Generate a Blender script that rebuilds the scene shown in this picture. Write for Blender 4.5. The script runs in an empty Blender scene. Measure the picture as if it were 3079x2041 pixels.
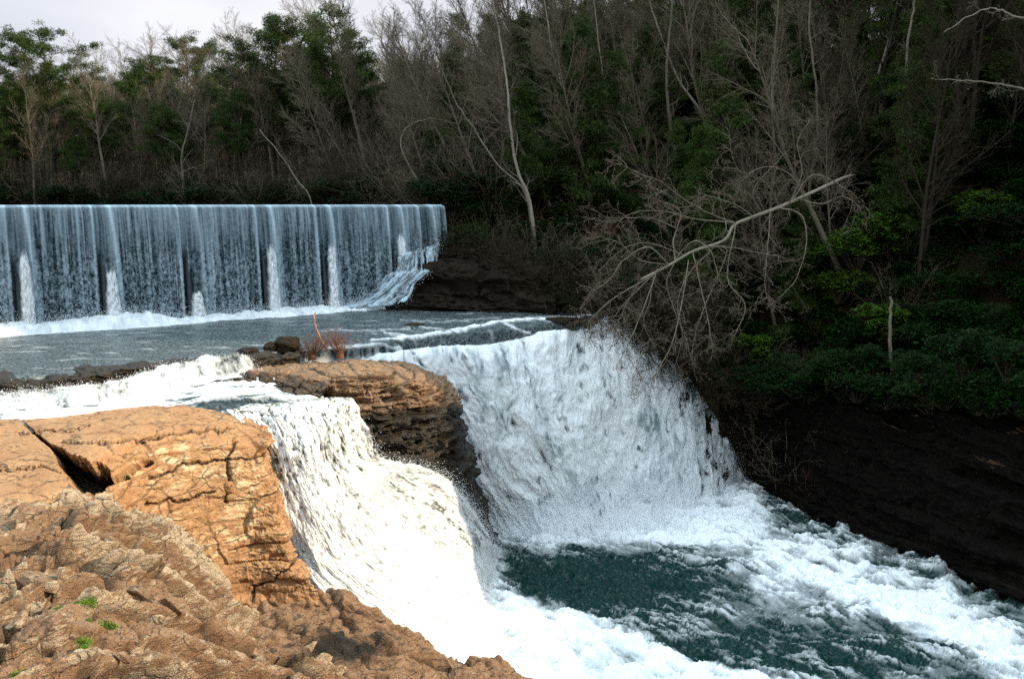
import bpy, math, random
import numpy as np
from mathutils import Vector
random.seed(7)
rng = np.random.default_rng(7)
sc = bpy.context.scene
COL = sc.collection

# ------------------------------------------------------------------ camera
F = 910.0; CX, CY = 512.0, 339.0; CAMZ = 6.06; TH = math.atan(136 / F)
cam_d = bpy.data.cameras.new('camera'); cam = bpy.data.objects.new('camera', cam_d); COL.objects.link(cam)
cam.location = (0, 0, CAMZ); cam.rotation_euler = (math.pi / 2 - TH, 0, 0)
cam_d.sensor_width = 36; cam_d.lens = 36 * F / 1024; cam_d.clip_end = 3000; cam_d.clip_start = .1
sc.camera = cam
sc.view_settings.view_transform = 'Standard'; sc.view_settings.look = 'None'
sc.view_settings.exposure = 0.3; sc.view_settings.gamma = 1.0
sc.cycles.max_bounces = 6; sc.cycles.transparent_max_bounces = 16
sc.cycles.diffuse_bounces = 3; sc.cycles.glossy_bounces = 2; sc.cycles.transmission_bounces = 2
sc.cycles.use_denoising = False; sc.cycles.sample_clamp_indirect = 4
sc.cycles.caustics_reflective = False; sc.cycles.caustics_refractive = False
# ------------------------------------------------------------------ sun + sky
SUN_AZ = (.992, -.122); SUN_EL = 27
ln = math.hypot(*SUN_AZ)
tosun = Vector((SUN_AZ[0] / ln * math.cos(math.radians(SUN_EL)), SUN_AZ[1] / ln * math.cos(math.radians(SUN_EL)), math.sin(math.radians(SUN_EL))))
sl = bpy.data.lights.new('sun', 'SUN'); sl.energy = 4.9; sl.angle = math.radians(.5); sl.color = (1, .84, .63)
so = bpy.data.objects.new('sun', sl); COL.objects.link(so)
so.rotation_euler = tosun.to_track_quat('Z', 'Y').to_euler()
w = bpy.data.worlds.new('World'); sc.world = w; w.use_nodes = True
nt = w.node_tree; nt.nodes.clear()
def wn(t, **k):
    n = nt.nodes.new(t)
    for a, b in k.items(): setattr(n, a, b)
    return n
out = wn('ShaderNodeOutputWorld'); bg = wn('ShaderNodeBackground'); sky = wn('ShaderNodeTexSky', sky_type='NISHITA')
sky.sun_disc = False; sky.sun_elevation = math.radians(SUN_EL); sky.sun_rotation = math.atan2(SUN_AZ[0], SUN_AZ[1])
tc = wn('ShaderNodeTexCoord'); mp = wn('ShaderNodeMapping'); mp.inputs['Scale'].default_value = (1, 1, 2.6)
no = wn('ShaderNodeTexNoise'); no.inputs['Scale'].default_value = 2.1; no.inputs['Detail'].default_value = 5
cr = wn('ShaderNodeValToRGB'); cr.color_ramp.elements[0].position = .30; cr.color_ramp.elements[0].color = (.70, .70, .70, 1)
cr.color_ramp.elements[1].position = .62; cr.color_ramp.elements[1].color = (1, 1, 1, 1)
cl = wn('ShaderNodeValToRGB'); cl.color_ramp.elements[0].position = .3; cl.color_ramp.elements[0].color = (6.0, 6.5, 7.8, 1)
cl.color_ramp.elements[1].position = .7; cl.color_ramp.elements[1].color = (8.0, 8.4, 9.4, 1)
mx = wn('ShaderNodeMixRGB')
L = nt.links.new
L(tc.outputs['Generated'], mp.inputs[0]); L(mp.outputs[0], no.inputs[0]); L(no.outputs[0], cr.inputs[0]); L(no.outputs[0], cl.inputs[0])
L(cr.outputs[0], mx.inputs[0]); L(sky.outputs[0], mx.inputs[1]); L(cl.outputs[0], mx.inputs[2]); 
sx = wn('ShaderNodeSeparateXYZ'); gr = wn('ShaderNodeValToRGB'); mm = wn('ShaderNodeMixRGB', blend_type='MULTIPLY'); mm.inputs[0].default_value = 1
gr.color_ramp.elements[0].position = 0; gr.color_ramp.elements[0].color = (.74, .715, .68, 1); gr.color_ramp.elements[1].position = .75; gr.color_ramp.elements[1].color = (1.68, 1.92, 1.86, 1)
e_ = gr.color_ramp.elements.new(.22); e_.color = (.82, .78, .73, 1)
L(tc.outputs['Generated'], sx.inputs[0]); L(sx.outputs[2], gr.inputs[0]); L(mx.outputs[0], mm.inputs[1]); L(gr.outputs[0], mm.inputs[2]); L(mm.outputs[0], bg.inputs[0]); L(bg.outputs[0], out.inputs[0])
bg.inputs[1].default_value = .125

# ------------------------------------------------------------------ projection helpers
CT, ST = math.cos(TH), math.sin(TH)
def W(px, py, D):
    u = (px - CX) / F; v = (CY - py) / F
    dx, dy, dz = u, CT + v * ST, -ST + v * CT
    t = D / dy
    return (dx * t, D, CAMZ + dz * t)
def WZ(px, py, z):
    u = (px - CX) / F; v = (CY - py) / F
    dx, dy, dz = u, CT + v * ST, -ST + v * CT
    t = (z - CAMZ) / dz
    return (dx * t, dy * t, z)

# ------------------------------------------------------------------ numpy noise
def _h(ix, iy, iz, s):
    n = (ix.astype(np.int64) * 374761393 + iy.astype(np.int64) * 668265263 + iz.astype(np.int64) * 2147483647 + s * 974634777) & 0xffffffff
    n = ((n ^ (n >> 13)) * 1274126177) & 0xffffffff
    n = ((n ^ (n >> 15)) * 2246822519) & 0xffffffff
    return ((n ^ (n >> 16)) & 0xffffff) / float(0xffffff)
def vnoise(x, y, z, s=0):
    x, y, z = np.broadcast_arrays(np.asarray(x, float), np.asarray(y, float), np.asarray(z, float))
    ix, iy, iz = np.floor(x), np.floor(y), np.floor(z)
    fx, fy, fz = x - ix, y - iy, z - iz
    fx, fy, fz = [f * f * f * (f * (f * 6 - 15) + 10) for f in (fx, fy, fz)]
    r = 0
    for a in (0, 1):
        for b in (0, 1):
            for c in (0, 1):
                wgt = (fx if a else 1 - fx) * (fy if b else 1 - fy) * (fz if c else 1 - fz)
                r = r + wgt * _h(ix + a, iy + b, iz + c, s)
    return r * 2 - 1
def fbm(x, y, z=0., o=4, s=0, g=.5, l=2.03):
    r = 0; a = 1; t = 0
    for k in range(o):
        r = r + a * vnoise(x * l ** k + 13.7 * k, y * l ** k + 5.1 * k, z * l ** k, s + k); t += a; a *= g
    return r / t
def worley(x, y, s=0):
    ix, iy = np.floor(x), np.floor(y); f1 = np.full(x.shape, 9.); f2 = np.full(x.shape, 9.); idc = np.zeros(x.shape)
    for a in (-1, 0, 1):
        for b in (-1, 0, 1):
            cx, cy = ix + a, iy + b; z0 = np.zeros_like(cx)
            d = np.hypot(cx + _h(cx, cy, z0, s) - x, cy + _h(cx, cy, z0 + 1, s) - y)
            new = d < f1
            f2 = np.where(new, f1, np.minimum(f2, d)); idc = np.where(new, _h(cx, cy, z0 + 2, s), idc); f1 = np.minimum(f1, d)
    return f1, f2, idc
def facet(x, y, s=0, tilt=1.):
    ix, iy = np.floor(x), np.floor(y); f1 = np.full(x.shape, 9.); f2 = np.full(x.shape, 9.); val = np.zeros(x.shape)
    for a in (-1, 0, 1):
        for b in (-1, 0, 1):
            cx, cy = ix + a, iy + b; z0 = np.zeros_like(cx)
            ddx = x - cx - _h(cx, cy, z0, s); ddy = y - cy - _h(cx, cy, z0 + 1, s); d = np.abs(ddx) * .6 + np.abs(ddy) * .6 + np.maximum(np.abs(ddx), np.abs(ddy)) * .4; new = d < f1
            v = _h(cx, cy, z0 + 2, s) - .5 + tilt * (ddx * (_h(cx, cy, z0 + 3, s) - .5) + ddy * (_h(cx, cy, z0 + 4, s) - .5))
            f2 = np.where(new, f1, np.minimum(f2, d)); val = np.where(new, v, val); f1 = np.minimum(f1, d)
    return val, f2 - f1
def blur(A, k=2, n=2):
    for _ in range(n):
        for ax in (0, 1):
            P_ = np.pad(A, [(k, k) if i == ax else (0, 0) for i in range(2)], 'edge'); c = np.cumsum(np.insert(P_, 0, 0, axis=ax), axis=ax)
            A = (np.take(c, range(2 * k + 1, c.shape[ax]), axis=ax) - np.take(c, range(0, c.shape[ax] - 2 * k - 1), axis=ax)) / (2 * k + 1)
    return A
def sst(a, b, x):
    t = np.clip((x - a) / (b - a), 0, 1); return t * t * (3 - 2 * t)

# ------------------------------------------------------------------ object helpers
def put(name, data, parent=None, loc=None):
    o = bpy.data.objects.new(name, data); COL.objects.link(o)
    if parent: o.parent = parent
    if loc is not None: o.location = loc
    return o
def tag(o, label=None, cat=None, group=None, kind=None):
    for k, v in (('label', label), ('category', cat), ('group', group), ('kind', kind)):
        if v: o[k] = v
    return o
def mesh_np(name, V, Fq, mat, attrs=None, smooth=True):
    me = bpy.data.meshes.new(name); V = np.asarray(V, np.float32).reshape(-1, 3); Fq = np.asarray(Fq, np.int32)
    n = Fq.shape[1]
    me.vertices.add(len(V)); me.vertices.foreach_set('co', V.ravel())
    me.loops.add(Fq.size); me.loops.foreach_set('vertex_index', Fq.ravel())
    me.polygons.add(len(Fq)); me.polygons.foreach_set('loop_start', np.arange(0, Fq.size, n, dtype=np.int32))
    me.polygons.foreach_set('loop_total', np.full(len(Fq), n, np.int32))
    me.update(calc_edges=True)
    if smooth: me.polygons.foreach_set('use_smooth', np.ones(len(Fq), bool))
    for k, a in (attrs or {}).items():
        at = me.attributes.new(k, 'FLOAT', 'POINT'); at.data.foreach_set('value', np.asarray(a, np.float32).ravel())
    me.materials.append(mat); return me
def grid_faces(R, C):
    i = np.arange(R * C).reshape(R, C)
    return np.stack([i[:-1, :-1], i[:-1, 1:], i[1:, 1:], i[1:, :-1]], -1).reshape(-1, 4)
def cr1(A, n):           # catmull-rom along axis 0 to n samples
    A = np.asarray(A, float); m = len(A)
    t = np.linspace(0, m - 1, n); i = np.clip(np.floor(t).astype(int), 0, m - 2); f = (t - i)
    f = f.reshape((-1,) + (1,) * (A.ndim - 1))
    p0 = A[np.clip(i - 1, 0, m - 1)]; p1 = A[i]; p2 = A[i + 1]; p3 = A[np.clip(i + 2, 0, m - 1)]
    return .5 * (2 * p1 + (p2 - p0) * f + (2 * p0 - 5 * p1 + 4 * p2 - p3) * f ** 2 + (3 * p1 - p0 - 3 * p2 + p3) * f ** 3)
def loft(rows, NR, NC):
    rows = [cr1(np.array(r, float), NC) for r in rows]
    return cr1(np.array(rows), NR)
def normals(G):
    du = np.gradient(G, axis=1); dv = np.gradient(G, axis=0)
    n = np.cross(du, dv); n /= np.linalg.norm(n, axis=-1, keepdims=True) + 1e-9
    return n
def face_cam(N, G):      # flip normals towards the camera side
    d = ((np.array([0, 0, CAMZ]) - G) * N).sum(-1, keepdims=True)
    return N * np.where(np.median(d) < 0, -1, 1)

# ------------------------------------------------------------------ materials
def mat(name):
    m = bpy.data.materials.new(name); m.use_nodes = True; t = m.node_tree; b = t.nodes['Principled BSDF']; return m, t, b
def N_(t, typ, ins=None, **k):
    n = t.nodes.new(typ)
    for a, b in k.items(): setattr(n, a, b)
    for a, b in (ins or {}).items():
        if isinstance(b, bpy.types.NodeSocket): t.links.new(b, n.inputs[a])
        else: n.inputs[a].default_value = b
    return n
def ramp(t, fac, stops):
    r = t.nodes.new('ShaderNodeValToRGB'); e = r.color_ramp.elements
    while len(e) < len(stops): e.new(.5)
    for q, (p, c) in zip(e, stops): q.position = p; q.color = (c, c, c, 1) if isinstance(c, (int, float)) else (*c, 1)
    t.links.new(fac, r.inputs[0]); return r.outputs[0]
def mixc(t, f, a, b, mode='MIX'):
    n = t.nodes.new('ShaderNodeMixRGB'); n.blend_type = mode
    for i, v in ((0, f), (1, a), (2, b)):
        if isinstance(v, bpy.types.NodeSocket): t.links.new(v, n.inputs[i])
        else: n.inputs[i].default_value = v if not isinstance(v, tuple) else (*v, 1)
    return n.outputs[0]
def rock_mat(name, cA, cB, cPale, cDark, pale=.5, bump=.25, scale=1., rough=.85, fis=0):
    m, t, b = mat(name); b.inputs['Specular IOR Level'].default_value = .08 if max(cA) < .05 else .35
    g = N_(t, 'ShaderNodeNewGeometry').outputs['Position']
    mpn = N_(t, 'ShaderNodeMapping', {'Vector': g, 'Scale': (1, 1, 2.6)}).outputs[0]
    n1 = N_(t, 'ShaderNodeTexNoise', {'Vector': mpn, 'Scale': .9 * scale, 'Detail': 8.0, 'Roughness': .62}).outputs[0]
    n2 = N_(t, 'ShaderNodeTexNoise', {'Vector': mpn, 'Scale': 5.5 * scale, 'Detail': 6.0, 'Roughness': .7}).outputs[0]
    n3 = N_(t, 'ShaderNodeTexNoise', {'Vector': mpn, 'Scale': 1.7 * scale, 'Detail': 9.0, 'Roughness': .7, 'Distortion': .4}).outputs[0]
    c = mixc(t, ramp(t, n1, [(.35, 0.), (.65, 1.)]), cA, cB)
    pa = N_(t, 'ShaderNodeAttribute', attribute_name='pale').outputs['Fac']
    wet = N_(t, 'ShaderNodeAttribute', attribute_name='wet').outputs['Fac']  # damp rock; also carries painted shade of the cave and outcrop
    crk = N_(t, 'ShaderNodeAttribute', attribute_name='crack').outputs['Fac']  # rock cracks; also carries painted shade of the cave
    s = N_(t, 'ShaderNodeMath', {0: n3, 1: pa}, operation='ADD').outputs[0]
    c = mixc(t, ramp(t, s, [(pale + .06, 0.), (pale + .16, .85)]), c, cPale)
    c = mixc(t, ramp(t, n2, [(.28, .75), (.5, 0.)]), c, cDark)
    fine = N_(t, 'ShaderNodeTexNoise', {'Vector': g, 'Scale': 28. * scale, 'Detail': 3.0}).outputs[0]
    c = mixc(t, .55, c, ramp(t, fine, [(.3, .45), (.7, 1.3)]), 'MULTIPLY')
    if fis:
        ds = N_(t, 'ShaderNodeTexNoise', {'Vector': g, 'Scale': 1.6, 'Detail': 4.0}).outputs['Color']
        dv_ = N_(t, 'ShaderNodeVectorMath', {0: mpn, 1: N_(t, 'ShaderNodeVectorMath', {0: ds, 'Scale': .9}, operation='SCALE').outputs[0]}, operation='ADD').outputs[0]
        v1 = N_(t, 'ShaderNodeTexVoronoi', {'Vector': dv_, 'Scale': fis}, feature='DISTANCE_TO_EDGE').outputs['Distance']
        v2 = N_(t, 'ShaderNodeTexVoronoi', {'Vector': dv_, 'Scale': fis * 3.1}, feature='DISTANCE_TO_EDGE').outputs['Distance']
        gate = ramp(t, n3, [(.42, 0.), (.6, 1.)])
        l1 = N_(t, 'ShaderNodeMath', {0: ramp(t, v1, [(.0, 1.), (.05, 0.)]), 1: gate}, operation='MULTIPLY').outputs[0]
        l2 = N_(t, 'ShaderNodeMath', {0: ramp(t, v2, [(.0, .8), (.05, 0.)]), 1: ramp(t, n1, [(.5, 0.), (.65, 1.)])}, operation='MULTIPLY').outputs[0]
        ll = N_(t, 'ShaderNodeMath', {0: l1, 1: l2}, operation='MAXIMUM').outputs[0]
        c = mixc(t, N_(t, 'ShaderNodeMath', {0: ll, 1: .92}, operation='MULTIPLY').outputs[0], c, (.022, .014, .009))
    c = mixc(t, crk, c, (.025, .018, .012))
    wm = N_(t, 'ShaderNodeMath', {0: wet, 1: N_(t, 'ShaderNodeMath', {0: n2, 1: .5}, operation='SUBTRACT').outputs[0]}, operation='ADD').outputs[0]
    wf = ramp(t, wm, [(.35, 0.), (.65, 1.)])
    c = mixc(t, wf, c, mixc(t, n2, (.006, .006, .005), (.042, .027, .010)))
    t.links.new(c, b.inputs['Base Color'])
    t.links.new(ramp(t, wf, [(0., rough), (1., .38)]), b.inputs['Roughness'])
    bm = N_(t, 'ShaderNodeBump', {'Height': N_(t, 'ShaderNodeMath', {0: n2, 1: fine}, operation='ADD').outputs[0], 'Strength': bump, 'Distance': .12})
    if fis:
        b2 = N_(t, 'ShaderNodeBump', {'Height': ll, 'Strength': .7, 'Distance': .06, 'Normal': bm.outputs[0]}, invert=True); bm = b2
    t.links.new(bm.outputs[0], b.inputs['Normal'])
    return m
M_ROCK = rock_mat('sandstone_orange', (.35, .172, .072), (.47, .265, .12), (.68, .50, .28), (.10, .05, .025), .58, fis=.8)
M_ROCKF = rock_mat('sandstone_front', (.30, .16, .08), (.44, .27, .145), (.70, .54, .35), (.030, .023, .020), .56, .8, 1.5, fis=1.5)
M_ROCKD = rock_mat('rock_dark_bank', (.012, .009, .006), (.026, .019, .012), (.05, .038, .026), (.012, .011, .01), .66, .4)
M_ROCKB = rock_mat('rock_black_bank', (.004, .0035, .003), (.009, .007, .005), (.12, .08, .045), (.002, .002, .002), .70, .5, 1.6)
M_ROCKL = rock_mat('sandstone_ledge', (.25, .15, .08), (.36, .22, .12), (.52, .42, .32), (.05, .035, .025), .56, .4, 1.6, fis=1.8)

def water_mat(name, deep, foamc=(.90, .94, .955), rough=.12, alpha=False, bump=.0, bscale=(1, 1, 1), bs=3., ns=.5, spec=.5):
    m, t, b = mat(name)
    fo = N_(t, 'ShaderNodeAttribute', attribute_name='foam').outputs['Fac']
    g = N_(t, 'ShaderNodeNewGeometry').outputs['Position']
    nz = N_(t, 'ShaderNodeTexNoise', {'Vector': g, 'Scale': 9., 'Detail': 4.0}).outputs[0]
    s = N_(t, 'ShaderNodeMath', {0: nz, 1: .5}, operation='SUBTRACT').outputs[0]
    s = N_(t, 'ShaderNodeMath', {0: s, 1: ns, 2: fo}, operation='MULTIPLY_ADD').outputs[0]
    f = ramp(t, s, [(.0, 0.), (1., 1.)])
    t.links.new(mixc(t, f, deep, foamc), b.inputs['Base Color'])
    t.links.new(ramp(t, f, [(0., rough), (.6, .75)]), b.inputs['Roughness'])
    b.inputs['IOR'].default_value = 1.33
    mpn = N_(t, 'ShaderNodeMapping', {'Vector': g, 'Scale': bscale}).outputs[0]
    nb = N_(t, 'ShaderNodeTexNoise', {'Vector': mpn, 'Scale': bs, 'Detail': 6.0, 'Roughness': .6}).outputs[0]
    bmn = N_(t, 'ShaderNodeBump', {'Height': nb, 'Strength': bump, 'Distance': .3})
    t.links.new(bmn.outputs[0], b.inputs['Normal'])
    b.inputs['Specular IOR Level'].default_value = spec
    if alpha:
        o_ = t.nodes['Material Output']; tr = N_(t, 'ShaderNodeBsdfTranslucent', {'Color': (*foamc, 1)}); al = N_(t, 'ShaderNodeAttribute', attribute_name='cover').outputs['Fac']
        ms = N_(t, 'ShaderNodeMixShader', {0: N_(t, 'ShaderNodeMath', {0: f, 1: .12}, operation='MULTIPLY').outputs[0], 1: b.outputs[0], 2: tr.outputs[0]})
        m2 = N_(t, 'ShaderNodeMixShader', {0: al, 1: N_(t, 'ShaderNodeBsdfTransparent').outputs[0], 2: ms.outputs[0]}); t.links.new(m2.outputs[0], o_.inputs[0])
    elif alpha:
        al = N_(t, 'ShaderNodeAttribute', attribute_name='cover').outputs['Fac']
        t.links.new(al, b.inputs['Alpha'])
    return m
M_POOL = water_mat('pool_water', (.016, .032, .034), bump=.35, bscale=(.6, 1.6, 1), bs=2.2, rough=.16, spec=.3)
M_BASIN = water_mat('basin_water', (.004, .028, .025), bump=.4, bs=1.0, rough=.16, spec=.13, ns=.25)
M_FALL = water_mat('falling_water', (.20, .265, .28), bump=.1, bs=2.5, rough=.35, alpha=True, ns=.15, spec=.3)
M_FALLN = water_mat('sunlit_falling_water', (.075, .08, .055), bump=.12, bs=4, rough=.35, alpha=True, ns=.2, spec=.3, foamc=(.88, .89, .86))
M_CURT = water_mat('curtain_water', (.008, .026, .034), foamc=(.54, .68, .76), bump=.1, bs=6, rough=.4, alpha=True, ns=.25, spec=.2)
M_POND = water_mat('pond_water', (.010, .016, .014), bump=.05, rough=.08)
m, t, b = mat('spray_drops'); b.inputs['Base Color'].default_value = (.88, .9, .92, 1); b.inputs['Roughness'].default_value = .6; M_SPRAY = m
def simple(name, c1, c2, sc_=3., rough=.9, island=True, trans=0.):
    m, t, b = mat(name)
    oi = N_(t, 'ShaderNodeObjectInfo').outputs['Random']
    g = N_(t, 'ShaderNodeNewGeometry')
    n = N_(t, 'ShaderNodeTexNoise', {'Vector': g.outputs['Position'], 'Scale': sc_, 'Detail': 4.}).outputs[0]
    a = N_(t, 'ShaderNodeMath', {0: n, 1: .6, 2: N_(t, 'ShaderNodeMath', {0: oi, 1: .4}, operation='MULTIPLY').outputs[0]}, operation='MULTIPLY_ADD').outputs[0]
    if island:
        a = N_(t, 'ShaderNodeMath', {0: g.outputs['Random Per Island'], 1: .45, 2: N_(t, 'ShaderNodeMath', {0: a, 1: .55}, operation='MULTIPLY').outputs[0]}, operation='MULTIPLY_ADD').outputs[0]
    t.links.new(mixc(t, ramp(t, a, [(.25, 0.), (.75, 1.)]), c1, c2), b.inputs['Base Color'])
    b.inputs['Roughness'].default_value = rough; b.inputs['Specular IOR Level'].default_value = .1
    if trans:
        o_ = t.nodes['Material Output']; tr = t.nodes.new('ShaderNodeBsdfTranslucent'); ms = t.nodes.new('ShaderNodeMixShader'); ms.inputs[0].default_value = trans
        tr.inputs[0].default_value = (*c2, 1)
        t.links.new(b.outputs[0], ms.inputs[1]); t.links.new(tr.outputs[0], ms.inputs[2]); t.links.new(ms.outputs[0], o_.inputs[0])
    return m
M_BARK = simple('bark_grey', (.085, .07, .045), (.20, .17, .125), 2.5, island=False)
M_BARKP = simple('bark_pale', (.12, .105, .075), (.30, .265, .20), 3, island=False)
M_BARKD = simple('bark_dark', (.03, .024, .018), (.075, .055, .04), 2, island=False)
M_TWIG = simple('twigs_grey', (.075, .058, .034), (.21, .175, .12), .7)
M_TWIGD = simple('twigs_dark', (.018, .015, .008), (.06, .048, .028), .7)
M_BARKF = simple('bark_weathered', (.10, .085, .06), (.30, .26, .195), 3, island=False)
M_TWIGF = simple('twigs_weathered', (.08, .06, .038), (.22, .18, .13), 3)
M_TWIGR = simple('twigs_russet', (.10, .04, .025), (.22, .10, .06), 2)
M_TWIGP = simple('twigs_pale', (.07, .06, .05), (.20, .175, .145), 3)
M_PINE = simple('pine_needles', (.014, .034, .006), (.065, .10, .022), .5, .8, trans=.15)
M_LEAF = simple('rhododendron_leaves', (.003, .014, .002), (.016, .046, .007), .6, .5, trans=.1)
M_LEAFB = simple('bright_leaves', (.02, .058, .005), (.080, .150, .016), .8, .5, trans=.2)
M_MOSS = simple('moss', (.05, .10, .01), (.16, .26, .03), 6, .9)
M_CONC = rock_mat('dam_concrete', (.05, .055, .055), (.10, .10, .095), (.16, .16, .15), (.02, .025, .025), .62, .2)
def ground_mat():
    m, t, b = mat('leaf_litter')
    g = N_(t, 'ShaderNodeNewGeometry').outputs['Position']
    n = N_(t, 'ShaderNodeTexNoise', {'Vector': g, 'Scale': .25, 'Detail': 8.}).outputs[0]
    n2 = N_(t, 'ShaderNodeTexNoise', {'Vector': g, 'Scale': 5., 'Detail': 6., 'Roughness': .7}).outputs[0]
    c = mixc(t, ramp(t, n, [(.35, 0.), (.65, 1.)]), (.010, .008, .004), (.024, .017, .009))
    c = mixc(t, ramp(t, n2, [(.58, 0.), (.72, 1.)]), c, (.055, .038, .024))
    t.links.new(c, b.inputs['Base Color']); b.inputs['Roughness'].default_value = .95; b.inputs['Specular IOR Level'].default_value = .05
    bm = N_(t, 'ShaderNodeBump', {'Height': n2, 'Strength': .8, 'Distance': .3}); t.links.new(bm.outputs[0], b.inputs['Normal'])
    return m
M_GROUND = ground_mat()

# ------------------------------------------------------------------ terrain (right bank, far bank, added off-frame bluff)
BL = np.array([  # x, y, base z, slope, cap
    (-190, 92, 5.6, .12, 15), (-70, 92, 5.6, .12, 15), (-34, 88, 5.6, .14, 15), (-17, 76, 5.6, .22, 12), (-7, 63, 5.6, .42, 14), (-4.2, 57.5, 5.6, .55, 15),
    (-3.4, 56, 1.2, .75, 15), (1, 53.6, .15, .8, 16), (5.5, 51.2, -.1, .85, 18), (9.5, 53.8, -3.6, .95, 20), (12.8, 56.2, -8, 1.0, 22), (14.4, 55.4, -11.9, 1.0, 23), (17.2, 48, -11.9, 1.0, 28),
    (19.4, 43.5, -11.9, .95, 32), (21.6, 36.5, -11.9, .9, 34), (25, 28, -11.9, .9, 34), (33, 8, -11.9, .8, 34), (44, -40, -11.9, .8, 34)], float)
def terrain_h(X, Y, noise=True):
    X = np.asarray(X, float); Y = np.asarray(Y, float)
    best = np.full(X.shape, 1e9); base = np.zeros(X.shape); slo = np.zeros(X.shape); cap = np.zeros(X.shape); side = np.zeros(X.shape)
    wsum = np.zeros(X.shape); ss = np.zeros(X.shape); sb = np.zeros(X.shape); scp = np.zeros(X.shape)
    for a, b in zip(BL[:-1], BL[1:]):
        dx, dy = b[0] - a[0], b[1] - a[1]; l2 = dx * dx + dy * dy
        t = np.clip(((X - a[0]) * dx + (Y - a[1]) * dy) / l2, 0, 1)
        qx, qy = a[0] + t * dx, a[1] + t * dy; d = np.hypot(X - qx, Y - qy)
        s_ = dx * (Y - a[1]) - dy * (X - a[0])
        new = d < best - 1e-6
        side = np.where(new, np.sign(s_), side); best = np.where(new, d, best)
        wg = math.sqrt(l2) / (d + 1.) ** 3
        wsum += wg; ss += wg * (a[3] + t * (b[3] - a[3])); sb += wg * (a[2] + t * (b[2] - a[2])); scp += wg * (a[4] + t * (b[4] - a[4]))
    slo, base, cap = ss / wsum, sb / wsum, scp / wsum
    if noise: nz = fbm(X * .12, Y * .12, 3, o=4, s=5) * 1.6 * np.clip(best / 6, 0, 1) + fbm(X * .7, Y * .7, 1, o=3, s=9) * .25
    else: nz = 0
    h = base + slo * best + nz
    over = cap + 4 * np.tanh((h - cap) / 10.)
    h = np.where(h > cap, over, h)
    neg = base - .8 - 5 * best
    return np.where(side > 0, h, np.maximum(neg, -16))
SHD = ([5, 12, 28, 30.5, 32.2, 33.0, 38, 84, 88], [-16, -12, 4, 14, 23, 47, 54, 54, -10])  # crest breakpoints of the added ridge, set to place the shadow edge
def build_terrain():
    xs = np.concatenate([np.arange(-200, -40, 2.5), np.arange(-40, 60, .55), np.arange(60, 161, 2.5)])
    ys = np.concatenate([np.arange(-40, 25, 1.5), np.arange(25, 100, .55), np.arange(100, 260, 3)])
    X, Y = np.meshgrid(xs, ys); Z = terrain_h(X, Y)
    # small ledges on the steep dark bank
    led = (Y < 62) & (X > -4) & (Z > -11.6)
    Z = np.where(led, Z * .45 + .55 * (np.floor(Z / 1.3 + .6 * vnoise(X * .3, Y * .3, 0, 4)) * 1.3 + .5), Z)
    G = np.stack([X, Y, Z], -1)
    o = put('hillside', mesh_np('hillside', G, grid_faces(*X.shape), M_GROUND)); tag(o, kind='structure')
    # broad low ground that reaches the horizon
    a = np.arange(0, 2 * math.pi, math.pi / 24)
    V = [(0, 0, -16.5)] + [(2200 * math.cos(q), 2200 * math.sin(q), -16.5) for q in a]
    Fq = [(0, i + 1, (i + 1) % len(a) + 1) for i in range(len(a))]
    o = put('ground', mesh_np('ground', V, Fq, M_GROUND)); tag(o, kind='structure')
    # high bluff added out of frame, its crest shaped to shade the dam, the main falls and the basin
    xs = np.arange(34, 130, 1.); ys = np.arange(5, 88, .5); X, Y = np.meshgrid(xs, ys)
    sl_ = -SUN_AZ[1] / SUN_AZ[0]; Dp = Y + sl_ * (X - 50)
    crest = np.interp(Dp + .5 * fbm(X * .3, Y * .6, 0, s=3), SHD[0], SHD[1])
    k = sst(36, 50, X + 1.5 * fbm(Y * .3, 0 * Y, 0, s=6)) * sst(132, 100, X)
    Z = -16.2 + (crest + 16.2) * k + .8 * fbm(X * .35, Y * .35, 0, s=8) * k
    o = put('shadow_bluff', mesh_np('shadow_bluff', np.stack([X, Y, Z], -1), grid_faces(*X.shape), M_GROUND)); tag(o, kind='structure')
build_terrain()

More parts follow.
